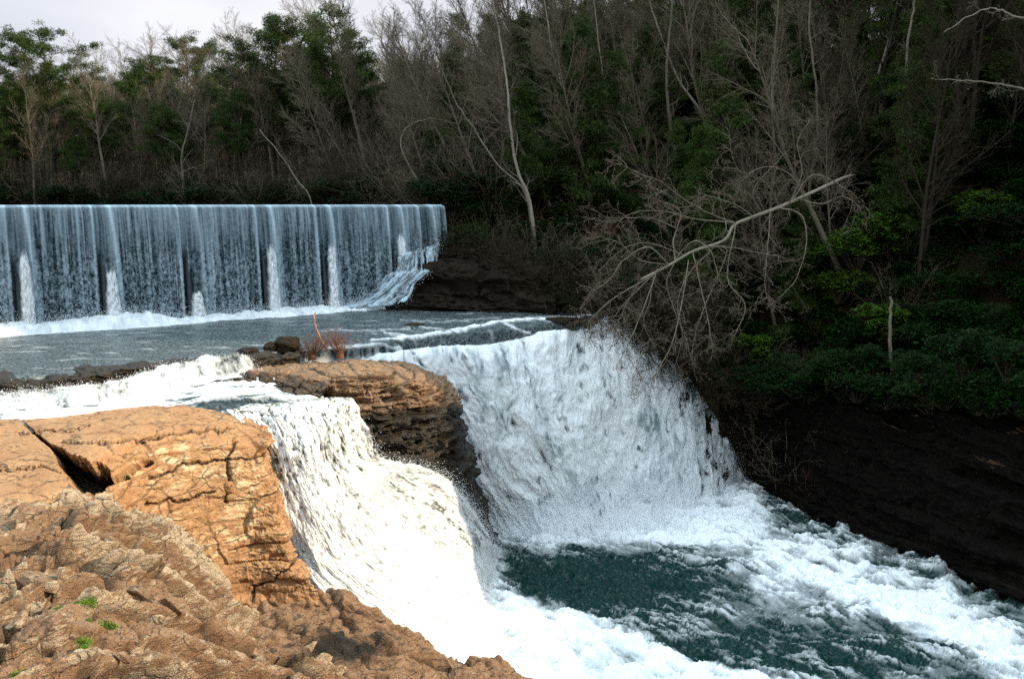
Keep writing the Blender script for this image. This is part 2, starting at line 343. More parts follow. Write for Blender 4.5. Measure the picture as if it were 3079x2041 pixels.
# ------------------------------------------------------------------ rocks
def strata(G, Nn, h=.3, amp=.16, joint=1.1, s=1, tilt=(0, 0), fine=.05, rug=0., blk=.5):
    x, y, z = G[..., 0], G[..., 1], G[..., 2]
    zz = z + .25 * fbm(x * .35, y * .35, z * .2, o=3, s=s) + tilt[0] * x + tilt[1] * y
    hh = h * (1 + 0 * zz); q = zz / hh + .5 * vnoise(x * .15, y * .15, zz * 1.3, s + 3)
    lay = np.floor(q); fr = q - lay
    r1 = _h(lay, lay * 0, lay * 0, s)
    al = (x * .8 + y * .6) / joint / (.6 + r1) + r1 * 7 + .4 * vnoise(x * .5, y * .5, lay, s + 5)
    cell = np.floor(al); fc = al - cell
    r2 = _h(lay, cell, lay * 0, s + 1)
    edge = np.minimum(fr, 1 - fr) * h; edge2 = np.minimum(fc, 1 - fc) * joint
    dep = _h(lay, lay * 0 + 4, lay * 0, s)
    groove = np.exp(-(edge / .02) ** 2) * sst(.62 - rug * .6, .8 - rug * .5, dep) * sst(-.25 - rug, .15 - rug, vnoise(x * .7, y * .7, lay, s + 21)); g2 = np.exp(-(edge2 / .018) ** 2) * (r2 > .78)
    fa, fe = facet((x * .8 + y * .6) / joint * 1.3 + .3 * vnoise(x, y, z, s + 30), z / h * .55, s + 31)
    d = amp * (r1 - .5) * 1.1 * sst(-.3 - rug, .3 - rug, vnoise(x * .4, y * .4, lay * .5, s + 22)) + amp * .8 * fa + amp * blk * (r2 - .5) - amp * .8 * groove - amp * .5 * g2
    d = d + fine * fbm(x * 3, y * 3, z * 5, o=5, s=s + 9) * 2.2
    crack = np.clip(groove * .85 + g2 * .7, 0, 1)
    d = blur(d - fine * 0, 1, 2); d = d + fine * .5 * fbm(x * 14, y * 14, z * 18, o=2, s=s + 12)
    return G + Nn * d[..., None], crack
def rock_obj(name, G, crack, wet, pale, material, parent=None):
    me = mesh_np(name, G, grid_faces(*G.shape[:2]), material, {'crack': crack, 'wet': wet, 'pale': pale}, smooth=False)
    return put(name, me, parent)
def PZ(G):   # project to photo pixels
    x, y, z = G[..., 0], G[..., 1], G[..., 2] - CAMZ
    dpt = y * CT - z * ST; v = y * ST + z * CT
    return CX + F * x / dpt, CY - F * v / dpt

# --- the large sunlit block on the left
rows = [
 # buried back
 [W(-160,400,33), W(-60,402,33), W(0,407,33), W(50,412,33), W(90,408,33), W(165,405,33), W(210,413,33), W(250,424,32.6), W(268,440,32.4), W(275,470,33), W(282,520,33)],
 [W(-160,399,31.5), W(-60,402,31.5), W(0,405,31.2), W(50,409,31), W(90,403,31.6), W(165,400,31.8), W(210,408,31.5), W(248,419,31), W(266,434,30.8), W(274,462,30.9), W(284,520,31.2)],
 [W(-160,425,28.2), W(-60,425,28), W(0,425,28), W(50,425,28), W(90,420,28.5), W(150,416,29.2), W(200,420,29.6), W(240,429,29.8), W(262,443,29.8), W(275,470,30), W(288,530,30.2)],
 [W(-160,455,25.2), W(-60,455,25), W(0,455,25), W(50,452,25.2), W(90,446,25.6), W(140,436,27.2), W(190,438,28.2), W(232,446,28.7), W(258,458,29), W(274,482,29.3), W(290,540,29.5)],
 [W(-160,480,23), W(-60,480,23), W(0,480,23), W(50,476,23.3), W(90,470,24.0), W(140,470,26.3), W(190,475,27.5), W(230,480,28.2), W(256,488,28.6), W(276,504,28.8), W(296,555,29)],
 [W(-160,500,21.6), W(-60,500,21.6), W(0,500,21.6), W(50,498,22), W(90,500,23), W(140,515,25.8), W(190,525,27), W(228,530,27.8), W(256,536,28.2), W(282,542,28.3), W(306,572,28.5)],
 [W(-160,515,21.3), W(-60,515,21.3), W(0,515,21.3), W(50,515,21.8), W(90,525,23), W(140,555,25.6), W(190,570,26.7), W(228,578,27.5), W(256,580,27.8), W(290,580,27.9), W(318,592,28)],
 [W(-160,560,21.2), W(-60,560,21.2), W(0,560,21.2), W(50,570,21.8), W(90,600,23), W(140,640,25.6), W(190,650,26.6), W(228,650,27.3), W(256,648,27.5), W(290,640,27.6), W(322,640,27.8)],
]
G = loft(rows, 520, 760)
Nn = face_cam(normals(G), G)
x, y, z = G[..., 0], G[..., 1], G[..., 2]
# wedge-shaped crevice / cave
px, py = PZ(G)
Nz = Nn[..., 2]
flat = sst(.55, .9, Nz)
G2, crack = strata(G, Nn, h=.55, amp=.15, joint=1.7, s=11, tilt=(.03, .05), fine=.03)
amp = ((1 - .65 * flat) * (1 + 1.3 * sst(222, 262, px)))[..., None]
G2 = G + (G2 - G) * amp
def seg_dist(px, py, pts):
    best = np.full(px.shape, 1e9); tt = np.zeros(px.shape)
    n = len(pts) - 1
    for i, (a, b) in enumerate(zip(pts[:-1], pts[1:])):
        dx, dy = b[0] - a[0], b[1] - a[1]; t = np.clip(((px - a[0]) * dx + (py - a[1]) * dy) / (dx * dx + dy * dy), 0, 1)
        d = np.hypot(px - a[0] - t * dx, py - a[1] - t * dy); nw = d < best
        best = np.where(nw, d, best); tt = np.where(nw, (i + t) / n, tt)
    return best, tt
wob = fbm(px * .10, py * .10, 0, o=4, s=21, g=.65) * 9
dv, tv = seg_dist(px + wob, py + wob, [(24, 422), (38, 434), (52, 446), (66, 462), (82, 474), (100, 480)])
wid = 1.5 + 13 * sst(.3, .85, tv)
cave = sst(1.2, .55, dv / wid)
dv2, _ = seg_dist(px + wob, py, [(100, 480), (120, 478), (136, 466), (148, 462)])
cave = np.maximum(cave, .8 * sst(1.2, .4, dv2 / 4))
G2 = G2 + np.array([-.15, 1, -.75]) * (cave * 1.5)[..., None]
crack = np.maximum(crack * (1 - .5 * flat), sst(.5, 1., cave) * .3)  # cave interior also darkened by paint, standing for its shade
# long horizontal cracks on the face
for pts, wd in (([(60, 440), (110, 442), (170, 433), (235, 428)], 1.2), ([(150, 478), (190, 462), (240, 458), (272, 454)], 1.3), ([(225, 500), (229, 480), (228, 455), (236, 440)], 1.6),
                ([(150, 505), (175, 500), (215, 492)], 1.), ([(250, 598), (256, 587), (285, 572), (296, 556)], 1.3), ([(0, 470), (40, 466), (60, 470)], .9), ([(20, 432), (70, 428), (90, 424)], .9)):
    dd, _ = seg_dist(px + wob * .5, py + wob * .5, pts); c_ = np.exp(-(dd / wd) ** 2)
    crack = np.maximum(crack, c_ * .9); G2 -= Nn * (c_ * .16)[..., None]
pale = .10 * sst(120, 60, np.abs(px - 210)) * sst(430, 450, py) * sst(590, 540, py) + .12 * np.exp(-((px - 190) / 40) ** 2 - ((py - 460) / 16) ** 2) + .10 * np.exp(-((px - 245) / 22) ** 2 - ((py - 500) / 60) ** 2) - .12 * flat
wet = .45 * np.exp(-((py - 404) / 4.) ** 2) + 1.1 * cave  # damp strip along the top edge, plus shade painted into the cave
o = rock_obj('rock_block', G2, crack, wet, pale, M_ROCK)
tag(o, 'large sunlit orange sandstone block with a dark wedge crevice, left of the near waterfall', 'rock')

# --- rugged front shelf the camera looks down on
rows = [
 [W(-200,520,23.4), W(-60,520,23.2), W(0,515,22.8), W(60,513,22.6), W(110,526,23.2), W(170,552,25.5), W(215,600,27), W(240,620,27.5), W(262,625,27.6), W(300,640,27.6)],
 [W(-200,497,21.2), W(-60,498,21.1), W(0,497,21), W(60,496,20.9), W(105,508,21.8), W(165,530,23.2), W(212,570,24.8), W(238,600,25.6), W(262,612,26.2), W(300,625,26.4)],
 [W(-200,530,18.5), W(-60,530,18.4), W(0,530,18.3), W(60,528,18.5), W(110,540,19.3), W(165,555,20.8), W(208,585,22.8), W(240,612,24.0), W(268,626,24.8), W(310,640,25.2)],
 [W(-200,580,15.5), W(-60,580,15.5), W(0,580,15.4), W(60,580,15.6), W(110,585,16.4), W(165,595,18), W(205,610,20.2), W(240,628,21.8), W(275,642,23), W(320,660,24)],
 [W(-200,640,13.3), W(-60,640,13.2), W(0,640,13.1), W(60,640,13.2), W(110,642,14), W(165,645,15.4), W(205,650,17.4), W(245,656,19.4), W(285,668,21.2), W(340,684,22.8)],
 [W(-200,730,11), W(-60,730,11), W(0,730,11), W(60,730,11), W(110,730,11.6), W(165,730,12.8), W(205,730,14.6), W(250,730,16.6), W(300,735,19), W(370,740,21.4)],
 [W(-200,900,8.4), W(-60,900,8.4), W(0,900,8.4), W(60,900,8.4), W(110,900,9), W(165,900,9.6), W(205,900,10.6), W(255,900,12.6), W(320,900,15.6), W(400,900,18.4)],
]
G = loft(rows, 640, 820)
# continue the shelf up to and below the camera position
Nn = normals(G); Nn = Nn * np.where(Nn[..., 2:3] < 0, -1, 1)
x, y, z = G[..., 0], G[..., 1], G[..., 2]
ang = 1.05; xr = x * math.cos(ang) + y * math.sin(ang); yr = -x * math.sin(ang) + y * math.cos(ang)
wx = .5 * fbm(x * .6, y * .6, 0, s=31); wy = .5 * fbm(x * .6, y * .6, 5, s=37)
A_, Ae = facet((xr + wx) * .38, (yr + wy) * .8, 2, 1.6); B_, Be = facet((xr + wx * .6) * .95 + 3, (yr + wy * .6) * 2.0, 5, 1.8); C2, Ce = facet(xr * 2.6 + wx, yr * 4.4 + wy, 9, 1.6)
D2, De = facet(xr * 6 + 2 * wx, yr * 9 + 2 * wy, 14, 1.6); msk_ = sst(-.35, .3, fbm(x * .5, y * .5, 0, s=33))
cr_ = np.exp(-(Ae / .05) ** 2); Ce_ = np.exp(-(Ce / .06) ** 2); cr2 = np.exp(-(Be / .06) ** 2) * msk_
qq = (yr + .7 * fbm(x * .5, y * .5, 0, o=4, s=45) + .25 * fbm(x * 2, y * 2, 0, o=3, s=48)) / .85; sw = qq - np.floor(qq); lh = _h(np.floor(qq), qq * 0, qq * 0, 3)
d = .75 * A_ + .40 * B_ * (.4 + .6 * msk_) + (.09 * C2 + .03 * D2) * (.2 + .8 * msk_) - .52 * sw * (.25 + lh) - .50 * cr_ - .26 * cr2 + .22 * fbm(x * .9, y * .9, 0, o=5, s=41) 
d = blur(d, 1, 2) + .045 * fbm(x * 5, y * 7, z * 5, o=5, s=43) + .03 * np.abs(fbm(x * 2.2, y * 3.4, z, o=4, s=44))
fade = sst(0, .06, np.linspace(0, 1, G.shape[0]))[:, None]
G2 = G + Nn * (d * (.35 + .65 * fade))[..., None]
px, py = PZ(G)
pale = .20 * np.exp(-((px - 200) / 34) ** 2 - ((py - 560) / 24) ** 2) + .07 + .22 * B_ + .14 * A_ + .10 * fbm(x * .4, y * .4, 0, s=46)
wet = .55 * np.exp(-((px - 300) / 30) ** 2 - ((py - 660) / 12) ** 2) + .32 * sst(.1, .5, fbm(x * .7 + 9, y * 1.3, 0, o=4, s=47))
o = rock_obj('rock_shelf', G2, np.clip(cr_ * .75 + cr2 * .5, 0, .9), wet, pale, M_ROCKF)
tag(o, 'rugged brown and cream sandstone shelf with moss tufts filling the lower left corner', 'rock')
SHELF = (G2, px, py)

# --- lower terrace running right along the foot of the cascade
rows = [
 [W(255,612,29.5), W(300,600,29.8), W(345,606,30), W(388,630,30), W(420,648,30.2), W(455,664,30.2), W(500,672,30.2), W(540,690,30)],
 [W(255,606,28.2), W(300,592,28.4), W(345,598,28.6), W(384,620,28.6), W(416,642,28.8), W(452,660,28.9), W(495,662,29), W(535,684,28.8)],
 [W(252,612,26.8), W(300,610,27.2), W(345,618,27.6), W(380,634,27.6), W(412,654,27.6), W(448,668,27.8), W(490,672,27.8), W(530,692,27.4)],
 [W(250,620,25.4), W(300,634,25.4), W(345,645,25.8), W(378,656,26), W(405,668,26), W(440,684,26), W(485,692,26), W(530,712,25.4)],
 [W(248,650,23.4), W(300,660,23.4), W(345,672,23.6), W(378,684,23.8), W(405,694,23.8), W(440,706,23.8), W(485,718,23.6), W(530,735,23)],
 [W(240,720,20), W(300,730,20), W(345,740,20), W(378,750,20), W(405,756,20), W(440,765,20), W(485,780,20), W(530,800,19.4)],
]
G = loft(rows, 380, 600); Nn = normals(G); Nn = Nn * np.where(Nn[..., 2:3] < 0, -1, 1)
x, y, z = G[..., 0], G[..., 1], G[..., 2]
f1, f2, idc = worley(x * .55 + .4 * fbm(x, y, 0, s=51), y * .75 + .4 * fbm(x, y, 7, s=52), 12)
g1, g2_, idg = worley(x * 1.9, y * 2.6, 19)
cr_ = np.exp(-((f2 - f1) / .06) ** 2); cr2 = np.exp(-((g2_ - g1) / .07) ** 2)
A_, Ae = facet(x * .5 + .3 * fbm(x, y, 0, s=51), y * .8, 12, 1.6); B_, Be = facet(x * 1.4 + .3 * fbm(x, y, 4, s=52), y * 2.2, 15, 1.8); C2, Ce = facet(x * 3.6, y * 5, 19, 1.6)
cr_ = np.exp(-(Ae / .035) ** 2); cr2 = np.exp(-(Be / .05) ** 2)
d = .42 * A_ + .26 * B_ + .12 * C2 - .2 * cr_ - .08 * cr2 + .2 * fbm(x * 1.2, y * 1.2, 0, o=5, s=53) 
d = blur(d, 2, 2) + .05 * fbm(x * 6, y * 6, z * 6, o=4, s=54)
px, py = PZ(G)
wet = .7 * np.exp(-((px - 345) / 45) ** 2 - ((py - 648) / 14) ** 2) + .2
o = rock_obj('rock_terrace', G + Nn * d[..., None], np.clip(cr_ * .7 + cr2 * .45, 0, .9), wet, 0 * px, M_ROCKF)
tag(o, 'low brown rock terrace stepping down along the foot of the near waterfall', 'rock')

# near bank below and behind the viewpoint
xs = np.arange(-60, 20, .9); ys = np.arange(-40, 13.5, .9); X, Y = np.meshgrid(xs, ys)
Z = 4.35 - sst(1.5, 11, Y) * 5.6 - sst(2, 12, X) * 6 + .35 * fbm(X * .5, Y * .5, 0, s=61)
Z = np.where(Y > 9, Z - .6 * (Y - 9), Z)
o = rock_obj('rock_bank', np.stack([X, Y, Z], -1), 0 * X, 0 * X, 0 * X, M_ROCKF); tag(o, kind='structure'); o.name = 'near_bank'

# --- middle outcrop between the two falls
rows = [
 [W(262,366,39), W(300,362,39), W(340,360,39.4), W(380,361,40), W(420,367,42), W(446,380,44), W(462,420,46), W(480,480,47), W(492,520,48)],
 [W(262,368,37.4), W(300,364,37.2), W(340,363,37.6), W(380,364,38.4), W(420,370,39.6), W(447,384,41.2), W(461,420,43), W(477,480,44.4), W(489,530,45)],
 [W(270,376,35.6), W(305,373,35.6), W(340,372,35.8), W(380,374,36.4), W(420,380,37.6), W(448,394,39.4), W(462,430,41), W(477,485,42.6), W(489,540,43.4)],
 [W(285,392,34.9), W(314,385,34.9), W(340,384,35.2), W(378,386,35.8), W(415,393,36.9), W(444,408,38.4), W(459,440,39.8), W(476,492,41.6), W(489,550,42.6)],
 [W(300,410,34.7), W(325,408,34.7), W(345,408,35), W(378,412,35.6), W(410,418,36.6), W(440,430,37.9), W(458,455,39.3), W(474,500,41), W(488,558,42.2)],
 [W(310,440,34.8), W(340,440,34.9), W(358,440,35.2), W(384,444,35.9), W(412,452,36.9), W(438,462,38.2), W(456,480,39.4), W(472,515,40.9), W(486,566,42)],
 [W(320,480,35.2), W(350,480,35.4), W(370,482,35.8), W(392,488,36.6), W(416,496,37.6), W(438,506,38.8), W(455,520,39.8), W(470,545,41), W(484,580,41.8)],
 [W(340,560,36.5), W(360,560,36.5), W(385,565,37), W(405,570,38), W(425,575,39), W(440,580,39.8), W(455,585,40.6), W(468,590,41.2), W(484,600,41.8)],
]
G = loft(rows, 420, 620); Nn = face_cam(normals(G), G)
Nn = np.where((Nn[..., 0:1] > -.2) & (Nn[..., 1:2] > .6), -Nn, Nn)
G2, crack = strata(G, Nn, h=.24, amp=.30, joint=.9, s=71, tilt=(.07, -.04), fine=.10, rug=.45, blk=1.5)
G3, c3 = strata(G2, Nn, h=.08, amp=.10, joint=.4, s=76, tilt=(.07, -.04), fine=.0, rug=.5, blk=1.2); G2 = G3; crack = np.maximum(crack, .5 * c3)
flat = sst(.6, .9, Nn[..., 2])
G2 = G + (G2 - G) * (1 - .6 * flat)[..., None]
px, py = PZ(G)
cv, _ = seg_dist(px, py, [(312, 388), (328, 393)]); G2 = G2 - Nn * (1.0 * sst(9, 4, cv))[..., None]
wet = sst(398, 424, py + .12 * (px - 380) + 6 * fbm(px * .05, py * .05, 0, s=73)) * .95 + .9 * np.exp(-((px - 318) / 14) ** 2 - ((py - 392) / 8) ** 2)  # wet lower face, with shade painted in there and in the left cavity
pale = .10 * np.exp(-((px - 385) / 30) ** 2 - ((py - 398) / 14) ** 2)
o = rock_obj('rock_outcrop', G2, crack * .9, wet, pale, M_ROCKL)
tag(o, 'brown layered cliff outcrop standing between the near waterfall and the broad main falls', 'rock')

# ------------------------------------------------------------------ water sheets
def sheet(name, G, foam, material, cover=None, parent=None):
    at = {'foam': np.clip(foam, 0, 1)}
    at['cover'] = np.ones(foam.shape) if cover is None else np.clip(cover, 0, 1)
    return put(name, mesh_np(name, G, grid_faces(*G.shape[:2]), material, at), parent)
TET = np.array([[1, 1, 1], [1, -1, -1], [-1, 1, -1], [-1, -1, 1]], float) * .6
def drops(name, P, r, parent, stretch=None):
    n = len(P); V = P[:, None, :] + TET[None] * r[:, None, None] * (1 if stretch is None else stretch)
    V = V + 0
    Fq = (np.arange(n)[:, None, None] * 4 + np.array([[0, 1, 2], [0, 3, 1], [0, 2, 3], [1, 3, 2]])[None]).reshape(-1, 3)
    o = put(name, mesh_np(name, V, Fq, M_SPRAY), parent); return tag(o, kind='stuff')
def spray_from(G, n, out, spread, rmin, rmax, seed, wmask=None, up=.0):
    r_ = np.random.default_rng(seed); R, C = G.shape[:2]
    if wmask is not None:
        p = np.clip(wmask, 0, None).ravel(); p = p / p.sum(); idx = r_.choice(R * C, n, p=p)
    else: idx = r_.integers(0, R * C, n)
    Pp = G.reshape(-1, 3)[idx] + np.array(out) * (r_.exponential(1, n)[:, None]) + r_.normal(0, 1, (n, 3)) * spread
    return Pp, rmin + (rmax - rmin) * r_.random(n) ** 2.5

# pond above the dam (up to the far bank) and the dam itself
DA = np.array([-24.2, 43.0]); DB = np.array([-9.3, 52.5]); DU = (DB - DA) / np.linalg.norm(DB - DA); DN = np.array([DU[1], -DU[0]]); DL = np.linalg.norm(DB - DA)
def dam_pt(s, outw, z): return (DA[0] + DU[0] * s + DN[0] * outw, DA[1] + DU[1] * s + DN[1] * outw, z)
S0, S1 = -24.0, DL * 1.345
CREST = 5.94
V = [dam_pt(S0, -.35, CREST + .03), dam_pt(S1 + .3, -.35, CREST + .03), (8, 110, CREST + .03), (-180, 110, CREST + .03), (-150, 10, CREST + .03)]
V = [dam_pt(S0 - 2, -.35, CREST + .03), dam_pt(S1 + .5, -.35, CREST + .03), (0, 100, CREST + .03), (-200, 100, CREST + .03), (-200, 20, CREST + .03)]
pond = put('pond', mesh_np('pond', V, [[0, 1, 2, 3, 4]], M_POND)); tag(pond, kind='structure')
dam = put('dam', None, None, dam_pt(0, 0, 0)); tag(dam, 'long concrete dam with seven stone piers under a thin curtain of water', 'dam')
def worldkids(parent):   # keep part coordinates local to the parent
    for ch in [c for c in COL.objects if c.parent == parent]:
        if ch.type == 'MESH' and ch.location.length < 1e-6: ch.location = -Vector(parent.location)
Gs = []
prof = [(-2.5, CREST - 2), (-.6, CREST - .3), (-.4, CREST - .06), (-.2, CREST - .06), (-.12, CREST - .3), (.1, 3.5), (.3, 0), (.4, -2)]
ss_ = np.linspace(S0, S1, 60)
Gd = np.array([[dam_pt(s, a, b) for s in ss_] for a, b in prof])
z0 = np.zeros(Gd.shape[:2])
rock_obj('wall', Gd, z0, z0, z0, M_CONC, dam)
PIERS = [t_ * DL for t_ in (-.42, -.19, .04, .252, .481, .708, .90, 1.147, 1.262)]
for k, s in enumerate(PIERS):
    prof2 = [(-.3, CREST - .5, .10), (-.06, CREST - .5, .10), (.0, CREST - 1.2, .11), (.40, 3.2, .13), (.85, 1.2, .15), (1.1, -1, .16)]
    V = []; Fq = []
    for (a, zc, hw) in prof2: V += [dam_pt(s - hw, a, zc), dam_pt(s + hw, a, zc), dam_pt(s + hw, -.3, zc), dam_pt(s - hw, -.3, zc)]
    for i in range(len(prof2) - 1):
        for j in range(4):
            a = i * 4 + j; b_ = i * 4 + (j + 1) % 4; Fq.append((a, b_, b_ + 4, a + 4))
    Fq.append((3, 2, 1, 0))
    V = np.array(V); z0 = np.zeros(len(V))
    put('pier', mesh_np('pier', V, Fq, M_CONC, {'crack': z0, 'wet': z0 + .8, 'pale': z0}, smooth=False), dam)
M_PIER, _t, _b = mat('wet_pier_stone'); _b.inputs['Base Color'].default_value = (.012, .02, .024, 1); _b.inputs['Roughness'].default_value = .45
for c_o in dam.children:
    if c_o.name.startswith('pier'): c_o.data.materials[0] = M_PIER
worldkids(dam)

# curtain of water over the dam
NC, NR = 1500, 190
s = np.linspace(S0, S1, NC)[None, :] * np.ones((NR, 1)); v = np.linspace(0, 1, NR)[:, None] * np.ones((1, NC))
zc = CREST + .045 - (CREST + .3) * v
st = fbm(s * 2.6, v * .7, 0, o=4, s=81); st2 = vnoise(s * 9 + .6 * fbm(s, v * 3, 0, s=80), v * 1.6, 0, 83); fn = fbm(s * 10, v * 38, 0, o=3, s=85)
outw = -.3 + .36 * sst(0, .02, v) + .85 * np.sqrt(v) + .06 * st * sst(0, .2, v) + .05 * st2 * sst(.1, .5, v) + .05 * fn * sst(.3, .8, v) - .12 * np.sqrt(v)
fn2 = fbm(s * 20, v * 90, 0, o=2, s=86)
foam = .21 - .05 * sst(.3, .7, v) + .16 * st + .28 * np.abs(st2) ** 1.5 + (.08 + .22 * sst(.2, .6, v)) * (fn + fn2) + .50 * np.exp(-v / .012)
brd = fbm(s * 16, v * 2.2, 0, o=3, s=87); foam += .34 * brd * sst(0, .1, v) * sst(.75, .3, v)
cover = .55 + .9 * foam + .6 * sst(.35, 0, v)
for k, s_p in enumerate(PIERS):
    hk = _h(np.array([k]), np.array([3]), np.array([1]), 5)[0]
    dl = s - s_p
    rgt = .42 + .10 * hk + .28 * np.sqrt(v)
    ribL = np.exp(-((dl + .34 + .05 * v) / .10) ** 2); ribR = np.exp(-((dl - rgt) / (.13 + .06 * v)) ** 2)
    gap = sst(-.32, -.22, dl) * sst(rgt - .02, rgt - .14, dl)
    foam = foam * (1 - .35 * gap) + ribL * (.42 - .2 * v) + ribR * (.55 - .25 * v)
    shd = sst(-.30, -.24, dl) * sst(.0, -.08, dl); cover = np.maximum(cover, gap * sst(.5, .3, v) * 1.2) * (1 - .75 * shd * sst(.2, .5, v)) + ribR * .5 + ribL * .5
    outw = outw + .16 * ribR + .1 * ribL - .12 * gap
    foam = foam * (1 - .8 * shd * sst(.3, .5, v))  # shadow stripe beside each pier, painted as darker foam
X = DA[0] + DU[0] * s + DN[0] * outw; Y = DA[1] + DU[1] * s + DN[1] * outw
curt = sheet('dam_curtain', np.stack([X, Y, zc], -1), foam, M_CURT, cover)
fall_dam = put('dam_waterfall', None, None, dam_pt(8, 1, 0)); tag(fall_dam, 'thin streaked curtain of bluish water falling over the dam in the background', 'waterfall')
curt.parent = fall_dam; curt.name = 'curtain'
# splash column against every pier
for k, s_p in enumerate(PIERS):
    hk = _h(np.array([k]), np.array([9]), np.array([1]), 5)[0]
    top = [2.6, 3.2, 3.9, 2.9, 1.6, 3.9, 3.9, 4.4, 3.6][k]; wd = .36 + .12 * hk
    a = np.linspace(0, 1, 70)[:, None] * np.ones((1, 40)); u = np.linspace(-1, 1, 40)[None] * np.ones((70, 1))
    zz = top * (1 - a) - .2 * a; wz = wd * (.35 + .65 * a ** .4) * (1 + .2 * fbm(a * 9, u * 2, k, s=91))
    so_ = s_p + .28 + u * wz; oo = .30 + .72 * np.sqrt((CREST - zz) / 6) + .50 * (1 - np.abs(u) ** 2.4) * (.4 + .6 * a ** .5) + .12 * fbm(a * 14, u * 5, k, s=93)
    Gp = np.stack([DA[0] + DU[0] * so_ + DN[0] * oo, DA[1] + DU[1] * so_ + DN[1] * oo, zz + .15 * fbm(a * 3, u * 6, k, s=95)], -1)
    sheet('splash', Gp, .92 + .5 * fbm(a * 16, u * 4, k, o=4, s=97), M_FALL, sst(1.0, .5, np.abs(u)) * sst(0, .12, a) * (1.1 + .8 * fbm(a * 20, u * 6, k, s=99)), fall_dam)
# foam at the base of the dam
NC, NR = 900, 44
s = np.linspace(S0, S1 - 3, NC)[None, :] * np.ones((NR, 1)); a = np.linspace(0, 1, NR)[:, None] * np.ones((1, NC))
hgt = .75 + .5 * fbm(s * .35, a * .4, 0, o=3, s=101) + .25 * fbm(s * 1.6, a, 0, o=3, s=102)
hgt *= .55 + .45 * sst(15, -5, s)
zz = hgt * np.sin(np.clip(a * 1.25 + .12, 0, 1) * math.pi) ** .8 * (1 - .3 * a) + .10 * fbm(s * 6, a * 10, 0, o=3, s=103) - .12 * a
oo = .5 + (2.5 + .6 * fbm(s * .3, 0, 0, s=105)) * a
Gf = np.stack([DA[0] + DU[0] * s + DN[0] * oo, DA[1] + DU[1] * s + DN[1] * oo, zz], -1)
foamb = .82 + .5 * fbm(s * 3, a * 5, 0, o=4, s=107) - .9 * sst(.82, 1, a) * (.6 + fbm(s * 1.2, 0, 3, s=106))
sheet('foam', Gf, foamb, M_FALL, None, fall_dam)
Pp, rr = spray_from(Gf, 26000, (0, 0, .16), (.15, .15, .10), .006, .028, 3, sst(.7, 0, a))
drops('spray', Pp, rr, fall_dam)
worldkids(fall_dam)

# ---- middle pool running from the dam to the lip of the falls
rows = [
 [W(-120,318,46), W(0,318,47), W(90,314,48.5), W(180,310,50.5), W(270,306,52.5), W(350,302,54.5), W(420,302,55.6), W(470,303,55.8), W(530,305,55.4), W(590,308,54.8), W(640,318,55)],
 [W(-120,340,39.8), W(0,338,40.8), W(90,334,41.9), W(180,330,43.2), W(270,325,45), W(350,320,46.8), W(420,315,48.8), W(470,312,50.2), W(520,310,51.2), W(570,309,51.8), W(610,312,52)],
 [W(-120,360,34.9), W(0,357,35.6), W(90,352,36.8), W(180,346,38.4), W(260,340,40.1), W(330,333,42.3), W(400,326,44.8), W(450,322,46.4), W(505,318,48), W(560,315,49.4), W(604,314,50.4)],
 [W(-120,374,32.2), W(0,371,32.8), W(90,364,34.2), W(180,355,36.2), W(250,348,38), W(320,343,40), W(385,336,42.8), W(440,331,44.6), W(495,325,46.8), W(545,320,48.2), W(596,315,49.6)],
 [W(-120,378,31.7), W(0,376,32), W(90,369,33.3), W(180,359,35.3), W(250,351,37.2), W(318,349,39.2), W(378,344,41.6), W(433,340,44), W(497,331,46.2), W(540,325,47.6), W(597,316,49.3)],
 [W(-120,383,31.5), W(0,382,31.8), W(90,375,33.1), W(180,364,35.1), W(250,356,37), W(316,353,39), W(376,350,41.3), W(431,349,43.8), W(495,342,46), W(537,337,47.4), W(597,326,49.1)],
 [W(-120,400,31.6), W(0,400,31.9), W(90,390,33.2), W(180,378,35.2), W(250,368,37.1), W(316,368,39), W(376,366,41.3), W(431,366,43.7), W(495,358,45.9), W(537,352,47.3), W(597,338,49)],
]
NR, NC = 620, 1000
G = loft(rows, NR, NC); x, y = G[..., 0], G[..., 1]; px, py = PZ(G)
r_ = np.linspace(0, 1, NR)[:, None] * np.ones((1, NC)); c_ = np.linspace(0, 1, NC)[None] * np.ones((NR, 1))
wv = fbm(x * .9 - y * .3, y * 2.2, 0, o=4, s=111)
rap = sst(300, 420, px) * sst(.35, .75, r_)
G[..., 2] += .035 * wv + rap * (.18 * fbm(x * .5 + 3, y * 1.1, 0, o=3, s=113) + .05 * fbm(x * 3, y * 5, 0, o=3, s=115))
foam = .06 + .20 * sst(.30, .6, fbm(x * .8, y * 2.4, 0, o=5, s=117))
for pts, wd, am in (([(372, 341), (430, 336), (470, 329), (498, 322), (530, 319), (575, 318), (600, 316)], 1.5, .95), ([(385, 333), (410, 337), (440, 333)], 1.3, .6), ([(330, 347), (372, 346), (400, 350)], 2.0, .55),
                    ([(500, 322), (523, 330), (530, 333)], 1.1, .7), ([(420, 327), (450, 331), (480, 327)], .8, .4), ([(330, 330), (380, 331), (410, 328)], .7, .3), ([(400, 320), (440, 322), (500, 318)], .7, .25)):
    dd, _ = seg_dist(px + 1.5 * fbm(x * 2, y * 2, 0, s=119), py + 1.6 * fbm(x * 3, y * 3, 0, s=118), pts)
    foam += am * np.exp(-(dd / wd) ** 2) * (.9 + .6 * fbm(x * 6, y * 8, 0, o=3, s=121)); G[..., 2] += .06 * np.exp(-(dd / (wd * 1.6)) ** 2)
lipf = sst(.78, .86, r_) * sst(290, 380, px)
foam += lipf * (.10 + .9 * fbm(x * 3.2, y * 2, 0, o=4, s=123)) * sst(470, 400, px) + lipf * .25 * fbm(x * 5, y * 2, 0, o=4, s=124) + sst(.86, .95, r_) * .7
